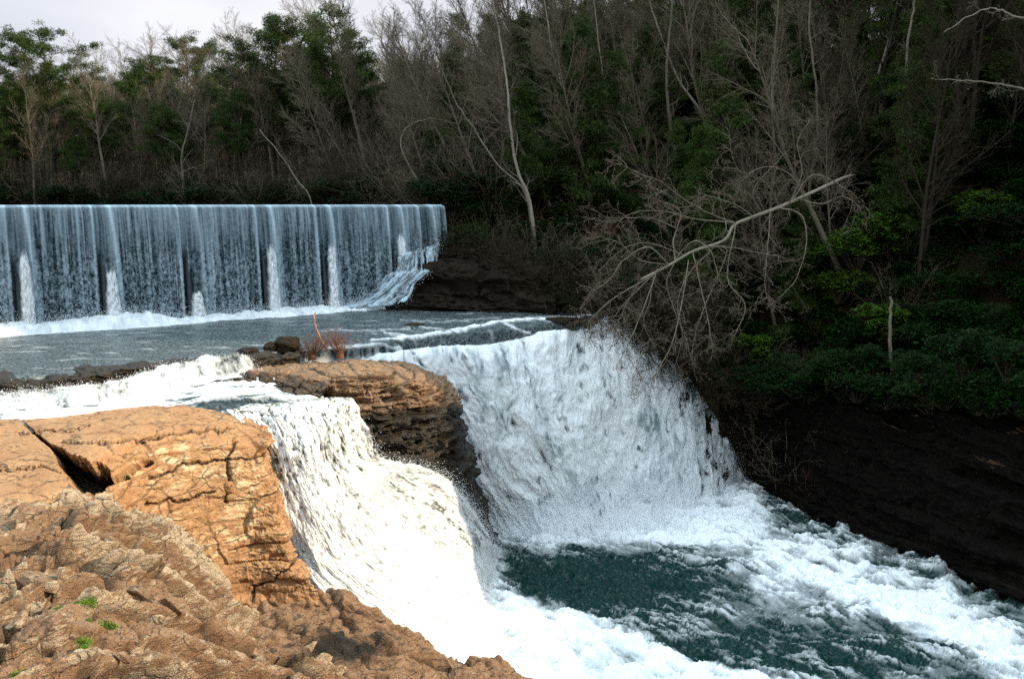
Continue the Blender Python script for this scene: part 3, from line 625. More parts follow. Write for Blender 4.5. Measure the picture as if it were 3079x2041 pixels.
foam += .35 * sst(.72, .84, r_) * sst(300, 240, px) * (.2 + 1.4 * fbm(x * 2.4, y * 1, 0, o=3, s=125))
o = sheet('pool', G, foam, M_POOL); tag(o, kind='structure')

# ---- low mossy ledge and the small cascade over it, left
rows = [
 [W(-120,376,32.1), W(0,375,32.4), W(60,371,33.2), W(120,366,34), W(180,358,35.6), W(240,352,37), W(275,350,38), W(300,350,38.6)],
 [W(-120,383,31.1), W(0,380,31.5), W(60,376,32.3), W(120,370,33.2), W(180,361,34.8), W(240,354,36.3), W(275,353,37.2), W(300,353,37.8)],
 [W(-120,394,30.8), W(0,392,31.2), W(60,386,32), W(120,377,33), W(180,368,34.6), W(240,361,36), W(275,359,36.9), W(300,358,37.6)],
 [W(-120,420,31), W(0,418,31.4), W(60,410,32.2), W(120,402,33.2), W(180,392,34.8), W(240,382,36.2), W(275,378,37), W(300,375,37.8)],
]
G = loft(rows, 110, 900); Nn = face_cam(normals(G), G); G2, crack = strata(G, Nn, h=.16, amp=.16, joint=.8, s=131, fine=.06)
G2[..., 2] += .12 * fbm(G[..., 0] * .8, G[..., 1] * .8, 0, o=4, s=133) + .04
o = rock_obj('rock_ledge', G2, crack, 0 * crack + .85, 0 * crack, M_ROCKL)
tag(o, 'low dark mossy ledge at the pool edge with thin water sliding over it, far left', 'rock')
rows = [
 [W(-120,394,31.1), W(0,394,30.9), W(40,390,31.3), W(80,387,31.6), W(120,379,32.5), W(150,369,33.8), W(190,360,34.8), W(235,355,36), W(262,356,36.6)],
 [W(-120,398,30.7), W(0,398,30.6), W(40,394,31), W(80,391,31.3), W(120,384,32.2), W(150,375,33.4), W(190,366,34.4), W(235,362,35.6), W(262,362,36.2)],
 [W(-120,398,30.3), W(0,401,30.3), W(40,399,30.6), W(80,395,31), W(120,391,31.8), W(150,384,32.9), W(190,378,33.8), W(235,371,35), W(262,370,35.8)],
 [W(-120,404,29.8), W(0,410,29.8), W(40,410,30), W(80,408,30.3), W(120,404,31), W(150,395,32.2), W(190,388,33.2), W(235,378,34.6), W(262,376,35.4)],
]
G = loft(rows, 150, 1200); Nn = face_cam(normals(G), G); x, y, z = G[..., 0], G[..., 1], G[..., 2]
al = (x * .8 + y * .5); r_ = np.linspace(0, 1, 150)[:, None] * np.ones((1, 1200))
stv = fbm(al * 2.4, r_ * 2, 0, o=4, s=141)
G2 = G + Nn * (.10 * stv + .14 * fbm(al * 1.2, z * 2, 0, o=4, s=143) + .04)[..., None]
px, py = PZ(G)
foam = .62 + .7 * stv + .5 * fbm(al * 8, r_ * 6, 0, o=3, s=145)
gapn = fbm(al * .55, 0 * al, 0, o=3, s=147) * .6 + stv * .5 - .55 * sst(110, 20, px) * sst(.55, .1, r_) - .15 * sst(130, 60, px)
o = put('ledge_cascade', None, None, W(100, 395, 31)); tag(o, 'low broad white cascade tumbling off the mossy ledge at far left', 'waterfall')
uu = np.linspace(0, 1, 1200)[None] * np.ones((150, 1))
G2[..., 2] -= .5 * sst(.9, 1, uu)
sheet('water_sheet', G2, foam, M_FALLN, .85 + 1.5 * gapn + .6 * sst(.1, .5, r_) - 2 * sst(.93, 1, uu + .04 * stv), o)
Pp, rr = spray_from(G2, 9000, (0, -.05, .05), (.1, .1, .05), .006, .02, 5, foam); drops('spray', Pp, rr, o); worldkids(o)

# ---- channel between ledge and block, feeding the near waterfall
rows = [
 [W(-120,398,30.6), W(0,400,30.8), W(60,398,31.4), W(120,390,32.4), W(180,380,34.2), W(240,372,35.8), W(290,376,36.4), W(322,394,35.6)],
 [W(-120,401,30.0), W(0,404,30.2), W(60,403,30.9), W(120,396,31.9), W(180,389,33.2), W(240,384,34.2), W(290,388,34.6), W(325,400,34.6)],
 [W(-120,404,29.4), W(0,410,29.6), W(60,409,30.3), W(120,402,31.2), W(180,396,32.2), W(240,393,33), W(290,397,33.2), W(330,404,33.6)],
 [W(-120,410,29), W(0,416,29), W(60,414,29.6), W(120,408,30.4), W(180,402,31.4), W(240,403,31.8), W(290,404,32.2), W(340,408,33)],
 [W(-120,430,28.6), W(0,434,28.6), W(60,430,29), W(120,420,29.8), W(180,412,30.8), W(235,414,31), W(285,413,31.5), W(346,412,32.6)],
]
G = loft(rows, 300, 1100); x, y = G[..., 0], G[..., 1]; px, py = PZ(G)
xr = x * .9 + y * .44; yr = -x * .44 + y * .9
fl = fbm(xr * .9, yr * 3.4, 0, o=5, s=151); G[..., 2] += .09 * fl + .07 * fbm(xr * 2.5, yr * 4, 0, o=3, s=153) + .10 * sst(.1, .4, fl)
foam = .42 + 1.3 * fl + .25 * fbm(x * 8, y * 9, 0, o=3, s=155)
foam -= .85 * np.exp(-((px - 255) / 55) ** 2 - ((py - 405) / 6.5) ** 2); foam += .35 * sst(160, 60, px) + .25 * sst(396, 388, py)
o = sheet('channel', G, foam, M_POOL); tag(o, kind='structure')

# ---- wet rubble in the channel below the outcrop's flat tongue
rows = [
 [W(188,362,37), W(225,359,37.6), W(260,359,38), W(300,362,38), W(330,362,38)],
 [W(188,366,35.8), W(225,363,36.2), W(260,364,36.4), W(300,367,36.4), W(330,368,36.4)],
 [W(188,372,35), W(225,370,35.2), W(260,371,35.4), W(300,375,35.2), W(330,380,35)],
 [W(200,382,34.8), W(235,384,34.6), W(262,390,34.3), W(292,396,33.8), W(318,402,33.6)],
 [W(205,400,35), W(240,402,34.8), W(265,408,34.6), W(292,412,34), W(318,416,33.8)],
]
G = loft(rows, 220, 420); Nn = face_cam(normals(G), G); x, y, z = G[..., 0], G[..., 1], G[..., 2]
f1, f2, idc = worley(x * 1.7, y * 1.7 + z * 2, 22)
G2, crack = strata(G, Nn, h=.17, amp=.14, joint=.7, s=161, fine=.06)
rub = sst(.4, .6, np.linspace(0, 1, 220))[:, None]
G2 = G2 + Nn * (rub * (.35 * (idc - .5) - .25 * np.exp(-((f2 - f1) / .12) ** 2)) - .05)[..., None]
o = rock_obj('rock_tongue', G2, np.clip(crack * .7 + rub * np.exp(-((f2 - f1) / .12) ** 2) * .6, 0, 1), .30 + .3 * rub + 0 * x, .02 + 0 * x, M_ROCKL)
tag(o, 'flat wet rock tongue with rubble reaching left from the middle outcrop', 'rock')

# ---- near waterfall
rows = [
 [W(226,410,31.0), W(262,405,31.6), W(300,401,32.2), W(330,398,32.9), W(352,398,33.7)],
 [W(236,421,30.6), W(270,416,31.0), W(304,411,31.5), W(336,408,32.2), W(360,411,33.3)],
 [W(250,440,30.3), W(282,440,30.5), W(314,436,30.9), W(344,432,31.9), W(370,434,33.7)],
 [W(258,480,30.3), W(292,478,30.2), W(324,470,30.8), W(354,462,32.2), W(382,456,35)],
 [W(268,530,30.4), W(306,520,30.2), W(342,505,31), W(378,482,33), W(425,466,37)],
 [W(292,585,30.4), W(330,566,30.5), W(370,545,31.6), W(412,515,34), W(460,490,39)],
 [W(335,625,30.8), W(376,604,31.2), W(416,582,32.6), W(450,550,35.6), W(481,522,40.8)],
 [W(400,668,31.6), W(440,645,32.4), W(472,618,34.6), W(486,590,38), W(494,560,42.2)],
 [W(470,710,31.8), W(520,684,32.6), W(525,640,36), W(510,606,39.2), W(502,585,41.4)],
]
NR, NC = 900, 620
G = loft(rows, NR, NC); Nn = face_cam(normals(G), G); x, y, z = G[..., 0], G[..., 1], G[..., 2]
v = np.linspace(0, 1, NR)[:, None] * np.ones((1, NC)); u = np.linspace(0, 1, NC)[None] * np.ones((NR, 1))
wu = u + .02 * fbm(u * 4, v * 6, 0, s=170)
s1 = fbm(wu * 24, v * 9, 0, o=5, s=171, g=.6); s2 = fbm(wu * 70 + 4 * v, v * 60, 0, o=4, s=173, g=.65); s3 = fbm(wu * 7, v * 6, 0, o=4, s=175)
rmp = sst(0, .12, v)
G2 = G + Nn * (rmp * (.10 * s1 + .02 * s2 + .32 * s3) + .05)[..., None]
foam = .74 + (.55 * s1 + .85 * s2) * sst(.7, .3, v) + .3 * s2 + .30 * s1 + .18 * s3 + .38 * sst(.35, .75, v) - .45 * sst(.10, 0, v) * (1 + s1)
hump = np.exp(-((u - .86) / .2) ** 2) * sst(.42, .52, v) * sst(.95, .75, v)
foam -= hump * (.42 + .8 * s1 + 1.7 * s2)
foam += .35 * np.exp(-((u - .985) / .02) ** 2) * hump
o = put('near_waterfall', None, None, W(380, 480, 33)); tag(o, 'brilliant white sunlit waterfall plunging between the orange block and the layered outcrop', 'waterfall')
sheet('water_sheet', G2, foam, M_FALLN, 1.3 + 1.5 * s2 - 1.2 * sst(.97, 1., u), o)
Pp, rr = spray_from(G2, 22000, (.08, -.05, .08), (.14, .14, .12), .005, .022, 7, sst(.15, 1, v) * (.3 + 5 * sst(.9, 1, u))); drops('spray', Pp, rr, o); worldkids(o)

# ---- main waterfall
rows = [
 [W(350,356,41.0), W(398,350,42.4), W(433,346,44.0), W(490,343,46.0), W(512,337,46.9), W(545,330,47.9), W(580,327,48.8), W(590,315,49.5), W(604,314,50), W(632,327,51.2), W(660,346,52.4), W(686,374,53.6), W(710,408,54.7), W(731,442,55.4), W(747,486,55.8)],
 [W(366,366,40.7), W(408,361,42), W(446,356,43.6), W(494,354,45.4), W(518,347,46.3), W(550,339,47.2), W(584,336,48.2), W(600,325,48.9), W(614,324,49.4), W(637,336,50.6), W(662,356,51.8), W(686,386,53.0), W(708,420,54.1), W(728,452,54.8), W(745,490,55.3)],
 [W(385,390,41.4), W(422,386,42.4), W(460,382,43.6), W(504,378,45.0), W(528,373,45.8), W(560,366,46.7), W(592,360,47.5), W(612,354,48.1), W(630,355,48.7), W(648,364,49.8), W(669,382,51), W(690,406,52.3), W(709,436,53.4), W(727,464,54.2), W(743,492,54.9)],
 [W(402,440,42.4), W(438,436,43.2), W(476,432,44), W(518,428,45.0), W(542,424,45.6), W(574,417,46.3), W(604,410,47), W(626,407,47.5), W(642,406,48.2), W(658,412,49.3), W(676,424,50.5), W(695,442,51.7), W(712,460,52.9), W(727,478,53.8), W(741,495,54.6)],
 [W(425,495,44.2), W(458,492,44.6), W(494,489,45.0), W(534,485,45.5), W(558,481,45.9), W(586,476,46.4), W(614,470,47), W(634,466,47.5), W(650,464,48.1), W(664,462,49.2), W(690,466,50.6), W(710,474,51.8), W(725,482,53), W(733,490,53.8), W(740,499,54.2)],
 [W(452,532,45.5), W(478,530,45.7), W(510,528,45.8), W(548,526,45.9), W(570,523,46.2), W(598,518,46.7), W(624,512,47.3), W(642,508,47.9), W(658,505,48.6), W(672,502,49.4), W(696,498,50.8), W(714,497,52), W(726,498,53.2), W(734,501,53.8), W(742,504,54.2)],
 [W(465,558,44.9), W(485,558,44.9), W(515,558,44.9), W(555,557,44.9), W(580,555,45.1), W(608,549,45.6), W(634,542,46.3), W(652,536,46.9), W(668,531,47.6), W(684,526,48.2), W(706,518,49.4), W(722,514,51), W(734,512,52.4), W(742,511,53.2), W(750,510,54)],
]
NR, NC = 700, 1100
G = loft(rows, NR, NC); Nn = face_cam(normals(G), G); x, y, z = G[..., 0], G[..., 1], G[..., 2]
v = np.linspace(0, 1, NR)[:, None] * np.ones((1, NC)); u = np.linspace(0, 1, NC)[None] * np.ones((NR, 1))
wu = u + .012 * fbm(u * 6, v * 5, 0, s=180)
hx = x + .35 * (z + 5) * sst(.6, .1, u); hx = hx + .5 * fbm(x * .5, z * .4, 0, s=180)
s1 = fbm(hx * 1.5, z * .42, 0, o=5, s=181, g=.55); s2 = fbm(hx * 4.5, z * 2.0, y * 2, o=3, s=183, g=.5); s4 = 1 - 2.2 * np.abs(fbm(hx * 1.1, z * .30, 3, o=5, s=184, g=.58)); s3 = fbm(hx * .42, z * .28, 0, o=5, s=185, g=.55)
rmp = sst(0, .12, v)
G2 = G + Nn * (rmp * (.20 * s1 + .03 * s2 + .55 * s3 + .16 * s4))[..., None]
foam = .86 + .45 * s1 + .22 * s2 + .34 * s4
pt = sst(.12, .5, s3 + .35 * s1) * sst(.03, .15, v) * sst(.8, .6, v)
foam -= .55 * pt * (.5 + 1.6 * sst(-.2, .3, s2 + .5 * s1))
right = sst(.62, .85, u)
foam -= right * sst(.9, .4, v) * (.34 + .8 * s1 + 1.5 * s2)
foam += .5 * np.abs(fbm(hx * 6, z * .5, 0, o=3, s=187)) * sst(.35, .1, v) - .35 * sst(.12, .03, v) * (.4 + 1.5 * fbm(hx * 5, z * .6, 0, o=3, s=188))
px, py = PZ(G)
foam -= .45 * np.exp(-((px - 505) / 24) ** 2 - ((py - 352) / 18) ** 2) * (.6 + 1.6 * s1)
foam += .25 * sst(.7, .9, v)
edge_ = sst(.86, 1, u) * sst(.02, .15, v); G2[..., 0] += edge_ * (.45 * fbm(z * .9, v * 0, 1, o=4, s=189) - .15); G2[..., 2] += edge_ * .3 * fbm(x * 1.2, z, 2, o=3, s=190)
o = put('main_waterfall', None, None, W(600, 440, 47)); tag(o, 'broad high white waterfall in shade dropping from the pool into the green basin', 'waterfall')
sheet('water_sheet', G2, foam, M_FALL, 1.5 + 1.6 * s2 + .8 * s1 - right * (.3 - 1.0 * s1) - 1.6 * sst(.975, 1, u), o)
Pp, rr = spray_from(G2, 26000, (.02, -.10, .10), (.28, .28, .25), .006, .024, 9, sst(.55, 1, v) + 1.5 * sst(.9, 1, u) + .3 * sst(.06, 0, v)); drops('spray', Pp, rr, o); worldkids(o)

m, t, b = mat('mist'); t.nodes.remove(b); vp = N_(t, 'ShaderNodeVolumePrincipled', {'Color': (.97, .98, 1, 1), 'Density': .09, 'Anisotropy': .2}); t.links.new(vp.outputs[0], t.nodes['Material Output'].inputs['Volume']); M_MIST = m
sc.cycles.volume_bounces = 4
def mist(parent, pts, rad, seed, dens=None):
    # one closed lumpy tube of even density along the foot of the fall
    P = cr1(np.array(pts, float), 60); k = np.linspace(0, 1, 60); rr = rad * np.clip(np.sin(math.pi * (.04 + .92 * k)), .0, 1) ** .5
    ph = np.linspace(0, 2 * math.pi, 33)[:-1]; V = []
    for i in range(60):
        r = rr[i] * (1 + .45 * fbm(i * .13 + 0 * ph, np.cos(ph) * .8, np.sin(ph) * .8, o=3, s=seed))
        V.append(np.stack([P[i, 0] + 0 * ph, P[i, 1] + r * np.cos(ph), P[i, 2] + r * .8 * np.sin(ph)], -1))
    V = np.array(V).reshape(-1, 3); ix = np.arange(60 * 32).reshape(60, 32); jx = np.roll(ix, -1, 1)
    Fq = np.stack([ix[:-1], jx[:-1], jx[1:], ix[1:]], -1).reshape(-1, 4)
    me = mesh_np('mist', V, Fq, M_MIST); import bmesh
    bm = bmesh.new(); bm.from_mesh(me); bmesh.ops.holes_fill(bm, edges=[e for e in bm.edges if e.is_boundary]); bmesh.ops.recalc_face_normals(bm, faces=bm.faces); bm.to_mesh(me); bm.free()
    o_ = put('mist', me, parent); tag(o_, kind='stuff'); o_.location = -Vector(parent.location)
mist(o, [W(462, 545, 44.6), W(520, 545, 44.8), W(580, 541, 45), W(640, 530, 46), W(700, 514, 48.8), W(745, 500, 52.5)], 1.5, 301)
mist(o, [W(470, 520, 44.8), W(560, 520, 45.2), W(620, 510, 46.2), W(690, 496, 49.4)], 2.1, 305)
# ---- rock wall behind the main falls
rows = [[tuple(p) for p in (Wp)] for Wp in (
 [W(355,352,43), W(430,348,46), W(497,340,48), W(576,326,50.6), W(640,330,53), W(712,372,55.6), W(752,440,57.2), W(770,480,57.2)],
 [W(380,430,45), W(445,430,47), W(522,424,49.4), W(600,414,51.4), W(660,416,53), W(712,440,54.2), W(745,470,56.2), W(765,492,56.4)],
 [W(440,560,48.4), W(478,560,49), W(545,555,50.2), W(616,545,51.6), W(672,530,53), W(714,522,54.6), W(742,516,55.6), W(765,506,55.8)])]
G = loft(rows, 120, 260); Nn = face_cam(normals(G), G); G2, crack = strata(G, Nn, h=.5, amp=.4, joint=2, s=191)
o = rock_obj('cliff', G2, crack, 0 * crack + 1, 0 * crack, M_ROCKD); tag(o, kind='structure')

# ---- basin below the falls
BZ = -11.3
xs = np.arange(-9, 26, .055); ys = np.arange(24, 58.5, .055)
X, Y = np.meshgrid(xs, ys)
G = np.stack([X, Y, np.full(X.shape, BZ)], -1); px, py = PZ(G)
nA = fbm(X * .35, Y * .6, 0, o=5, s=201, g=.6); nB = fbm(X * 1.3, Y * 2.2, 0, o=5, s=203, g=.6); nC = fbm(X * 4, Y * 5, 0, o=4, s=205)
ridge = 1 - np.abs(fbm(X * .8 + .5 * nA, Y * 1.5, 0, o=4, s=207)) * 3.2
ridge2 = 1 - np.abs(fbm(X * 2.0 + .5 * nA, Y * 3.4, 0, o=4, s=208)) * 3.2
def blob(cx, cy, rx, ry, p=2): return np.exp(-(np.abs((px - cx) / rx) ** p + np.abs((py - cy) / ry) ** p))
msk = np.zeros(X.shape)
# foot foam of main falls
dd, tt = seg_dist(px, py, [(480, 520), (560, 528), (640, 522), (700, 514), (740, 508)])
msk += 1.1 * sst(34, 14, dd + 12 * nA)
# tongue flowing right / downstream
dd, tt = seg_dist(px + 12 * nA, py + 8 * nB, [(650, 530), (720, 530), (790, 556), (860, 580), (930, 610), (985, 640), (1060, 700)])
msk += (.95 - .15 * tt) * sst(1.25, .3, dd / (20 + 9 * tt))
dd, tt = seg_dist(px + 10 * nA, py + 8 * nB, [(760, 585), (850, 596), (920, 612), (1000, 655)])
msk += .55 * sst(1.2, .3, dd / 15)
# near falls foam apron
bx = np.interp(py, [540, 560, 580, 600, 620, 640, 660, 690, 760], [478, 492, 505, 538, 585, 640, 690, 800, 1000])
msk += 1.35 * sst(26, -30, px - bx + 30 * nA + 12 * nB)
# dark calm patches
msk -= .75 * blob(585, 590, 95, 26, 3) + .5 * blob(760, 655, 150, 20, 2) + .5 * blob(800, 540, 30, 8) * 0
fx_ = X * .80 - Y * .60; fy_ = X * .60 + Y * .80; fx_ = fx_ + .8 * nA; fy_ = fy_ + .5 * nB
lace = 1 - 2.6 * np.abs(fbm(fx_ * .55, fy_ * 1.6, 0, o=5, s=209, g=.58)); lace2 = 1 - 2.6 * np.abs(fbm(fx_ * 1.5, fy_ * 3.6, 2, o=4, s=210, g=.55))
body = sst(.95, 1.5, msk)
foam = msk * (.42 + .60 * lace + .30 * lace2 + .5 * nB) * (1 - body) + body * (.95 + .35 * nB) + .02
foam += .55 * sst(.58, 1., lace) * sst(-.15, .25, nA + .3 * nB) + .30 * sst(.7, 1, lace2) * sst(.0, .35, nB) + .22 * sst(620, 800, px) * sst(.2, .9, lace)
hgt = .60 * nA + .30 * nB + .13 * np.clip(lace, -.5, 1) + .05 * np.clip(lace2, -.5, 1)
hgt += np.clip(msk, 0, 1.4) * (.20 * nB + .015 * nC + .12)
dd, _ = seg_dist(px, py, [(905, 545), (935, 568), (950, 590)]); hgt += .4 * np.exp(-(dd / 9) ** 2)
G[..., 2] += hgt
o = sheet('basin', G, foam, M_BASIN); tag(o, kind='structure')
bs = put('river', mesh_np('river', [(-9, 24.2, BZ - .5), (60, 24.2, BZ - .5), (60, -60, BZ - .5), (-9, -60, BZ - .5)], [[0, 1, 2, 3]], M_BASIN)); tag(bs, kind='structure')
Pp, rr = spray_from(G, 14000, (0, 0, .10), (.1, .1, .08), .006, .022, 13, np.clip(msk - .5, 0, 1) * sst(20, 60, np.abs(py - 500) + 0))
o = drops('basin_spray', Pp, rr, None)

# ---- dark layered rock face of the right bank above the basin
rows = [
 [W(722,372,58), W(780,372,54.6), W(840,372,50.8), W(900,378,46.8), W(970,388,42.8), W(1080,400,38)],
 [W(735,400,57), W(780,395,53.6), W(840,396,50), W(900,402,46), W(970,412,42), W(1080,425,37.4)],
 [W(742,440,56.2), W(785,435,52.2), W(845,440,48.3), W(905,448,44.6), W(975,460,40.6), W(1085,475,36.4)],
 [W(749,485,55.4), W(790,482,50.8), W(850,492,47), W(910,506,43.4), W(980,526,39.5), W(1090,550,35.4)],
 [W(751,500,54.8), W(795,512,49.9), W(855,540,46), W(915,568,42.3), W(985,602,38.7), W(1095,662,34.4)],
 [W(751,520,54.6), W(795,532,49.7), W(855,562,45.8), W(915,592,42.1), W(985,628,38.5), W(1095,695,34.2)],
]
G = loft(rows, 420, 620); Nn = face_cam(normals(G), G); G2, crack = strata(G, Nn, h=.55, amp=.5, joint=2.2, s=241, fine=.16, rug=.25, blk=.9, tilt=(.05, .03))
G2[..., 2] += (.8 * fbm(G[..., 0] * .4, G[..., 1] * .4, 0, o=4, s=245)) * sst(.5, 0, np.linspace(0, 1, 420))[:, None]
x, y, z = G[..., 0], G[..., 1], G[..., 2]; px, py = PZ(G)
pale = .36 * sst(.25, .5, fbm(x * .6, z * 3.5, y * .4, o=4, s=243)) * (.2 + sst(960, 1010, px) * sst(500, 440, py) + .5 * sst(480, 420, py) * sst(780, 820, px))
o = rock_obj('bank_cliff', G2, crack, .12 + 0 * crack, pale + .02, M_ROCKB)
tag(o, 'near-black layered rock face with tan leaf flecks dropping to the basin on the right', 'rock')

# ---- right abutment ledges and the little stepped cascade
rows = [
 [W(428,236,55.9), W(440,240,55.5), W(465,243,55.1), W(500,250,54.3), W(550,262,53.1)],
 [W(418,252,54.3), W(440,250,53.7), W(465,252,53.3), W(500,262,52.5), W(550,272,51.3)],
 [W(416,268,53.9), W(440,264,53.3), W(468,264,52.9), W(500,276,52.1), W(550,284,51.1)],
 [W(408,274,53.1), W(438,271,52.5), W(470,272,51.9), W(502,284,51.5), W(552,290,50.7)],
 [W(404,288,52.7), W(432,284,52.1), W(472,284,51.5), W(504,294,51.1), W(554,298,50.3)],
 [W(396,292,52.1), W(430,290,51.5), W(474,290,50.9), W(506,299,50.5), W(556,304,49.7)],
 [W(384,312,51.7), W(430,310,51.1), W(476,310,50.5), W(506,314,50.1), W(556,318,49.3)],
]
G = loft(rows, 260, 320); Nn = face_cam(normals(G), G); G2, crack = strata(G, Nn, h=.55, amp=.55, joint=1.8, s=211, fine=.12, rug=.7, blk=1.2)
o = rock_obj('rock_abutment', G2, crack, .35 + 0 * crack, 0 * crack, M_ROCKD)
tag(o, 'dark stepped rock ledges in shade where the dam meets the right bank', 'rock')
rows = [
 [W(399,258,53.0), W(412,253,53.3), W(426,249,53.6), W(441,243,54)],
 [W(398,262,52.7), W(412,257,53.0), W(426,255,53.2), W(440,252,53.4)],
 [W(395,273,52.5), W(410,272,52.6), W(426,272,52.7), W(439,271,52.8)],
 [W(386,279,52.0), W(402,277,52.0), W(418,275,52.0), W(432,273,52.2)],
 [W(374,292,51.7), W(390,290,51.5), W(404,287,51.4), W(417,284,51.5)],
 [W(356,303,51.4), W(376,301,51.2), W(395,299,51.0), W(412,296,51.1)],
 [W(338,311,51.0), W(362,309,50.8), W(386,307,50.6), W(408,303,50.6)],
]
G = loft(rows, 260, 200); Nn = face_cam(normals(G), G)
v = np.linspace(0, 1, 260)[:, None] * np.ones((1, 200)); u = np.linspace(0, 1, 200)[None] * np.ones((260, 1))
s1 = fbm(u * 14, v * 4, 0, o=4, s=221); s2 = fbm(u * 30, v * 22, 0, o=3, s=223)
o = put('side_cascade', None, None, W(410, 280, 54)); tag(o, 'small stepped cascade sliding down dark rocks at the right end of the dam', 'waterfall')
sheet('water_sheet', G + Nn * (.12 + .15 * s1 + .08 * s2)[..., None], .50 + .8 * s1 + .5 * s2, M_CURT, .9 + 1.8 * s1 + s2 - 1.5 * sst(.9, 1, u), o)
Pp, rr = spray_from(G, 5000, (0, 0, .1), (.12, .12, .1), .006, .024, 15); drops('spray', Pp, rr, o); worldkids(o)

# ------------------------------------------------------------------ plants
class TB:
    def __init__(s): s.V = []; s.F = []; s.n = 0
    def tube(s, pts, rad, sides):
        pts = np.asarray(pts, float); n = len(pts)
        d = np.gradient(pts, axis=0); d /= np.linalg.norm(d, axis=1, keepdims=True) + 1e-9
        ref = np.array([0.3, 0.2, 1.0]) if abs(d[0, 2]) < .85 else np.array([1., .2, 0])
        a = np.cross(d, ref); a /= np.linalg.norm(a, axis=1, keepdims=True) + 1e-9; b = np.cross(d, a)
        th = np.arange(sides) * 2 * math.pi / sides
        ring = pts[:, None] + np.asarray(rad)[:, None, None] * (np.cos(th)[None, :, None] * a[:, None] + np.sin(th)[None, :, None] * b[:, None])
        s.V.append(ring.reshape(-1, 3)); i = np.arange(n * sides).reshape(n, sides) + s.n
        j = np.roll(i, -1, axis=1)
        s.F.append(np.stack([i[:-1], j[:-1], j[1:], i[1:]], -1).reshape(-1, 4)); s.n += n * sides
    def mesh(s, name, m): return mesh_np(name, np.concatenate(s.V), np.concatenate(s.F), m)
def unit(v): return v / (np.linalg.norm(v) + 1e-9)
def grow(R, p, d, length, r0, lev, maxlev, tbs, up=.12, wig=.18, nseg=7, kids=(6, 9), ratio=(.42, .65), start=.25, spread=(35, 65), minr=.006, r1f=.3):
    pts = [p]; rad = [r0]; dd = unit(d); st = length / nseg
    for i in range(nseg):
        dd = unit(dd + R.normal(0, wig, 3) * (.6 if lev == 0 else 1) + np.array([0, 0, up])); pts.append(pts[-1] + dd * st); rad.append(max(minr * .6, r0 * (1 - (1 - r1f) * (i + 1) / nseg)))
    (tbs[0] if lev <= 1 and r0 > .035 else tbs[1]).tube(pts, rad, 7 if lev == 0 else (4 if r0 > .03 else 3))
    if lev >= maxlev: return
    pts = np.array(pts); n = R.integers(*kids)
    for k in range(n):
        f = start + (1 - start) * (k + R.random()) / n; q = f * nseg; i = min(int(q), nseg - 1)
        pp = pts[i] + (pts[i + 1] - pts[i]) * (q - i); ax = unit(pts[i + 1] - pts[i])
        side = unit(np.cross(ax, R.normal(0, 1, 3))); an = math.radians(R.uniform(*spread))
        nd = ax * math.cos(an) + side * math.sin(an)
        ll = length * R.uniform(*ratio) * (1.15 - .6 * f)
        grow(R, pp, nd, ll, max(minr, r0 * (1 - .7 * f) * R.uniform(.4, .6)), lev + 1, maxlev, tbs, up * .6, wig, max(3, nseg - 2), (max(3, kids[0] - 1), max(4, kids[1] - 1)), ratio, .2, spread, minr, .3)
def bare_proto(seed, H, r0, lean=(0, 0), start=.3, spread=(25, 55), maxlev=3, bark=M_BARK, twig=M_TWIG, kids=(17, 21)):
    R = np.random.default_rng(seed); tb = (TB(), TB())
    grow(R, np.array([0, 0, -.4]), np.array([lean[0], lean[1], 1.]), H, r0, 0, maxlev, tb, up=.06, wig=.07, nseg=12, kids=kids, ratio=(.24, .42), start=start, spread=spread, r1f=.12)
    return tb[0].mesh('trunk', bark), tb[1].mesh('crown', twig)
def leafcloud(R, centers, n_each, rad, size, flat=.6, aspect=2.2, droop=0.):
    C_ = np.repeat(centers, n_each, axis=0); rr = np.repeat(rad, n_each)
    dv = R.normal(0, 1, C_.shape); dv /= np.linalg.norm(dv, axis=1, keepdims=True); P_ = C_ + dv * (rr * R.random(len(C_)) ** .4)[:, None] * np.array([1, 1, flat])
    a = R.normal(0, 1, C_.shape) + dv * .8; a[:, 2] -= droop; a /= np.linalg.norm(a, axis=1, keepdims=True)
    b_ = np.cross(a, R.normal(0, 1, C_.shape)); b_ /= np.linalg.norm(b_, axis=1, keepdims=True)
    s_ = size * R.uniform(.6, 1.3, len(C_))[:, None]
    V = np.stack([P_ - a * 0, P_ + a * s_ * .5 + b_ * s_ / aspect * .5, P_ + a * s_, P_ + a * s_ * .5 - b_ * s_ / aspect * .5], 1).reshape(-1, 3)
    return V, np.arange(len(V)).reshape(-1, 4)
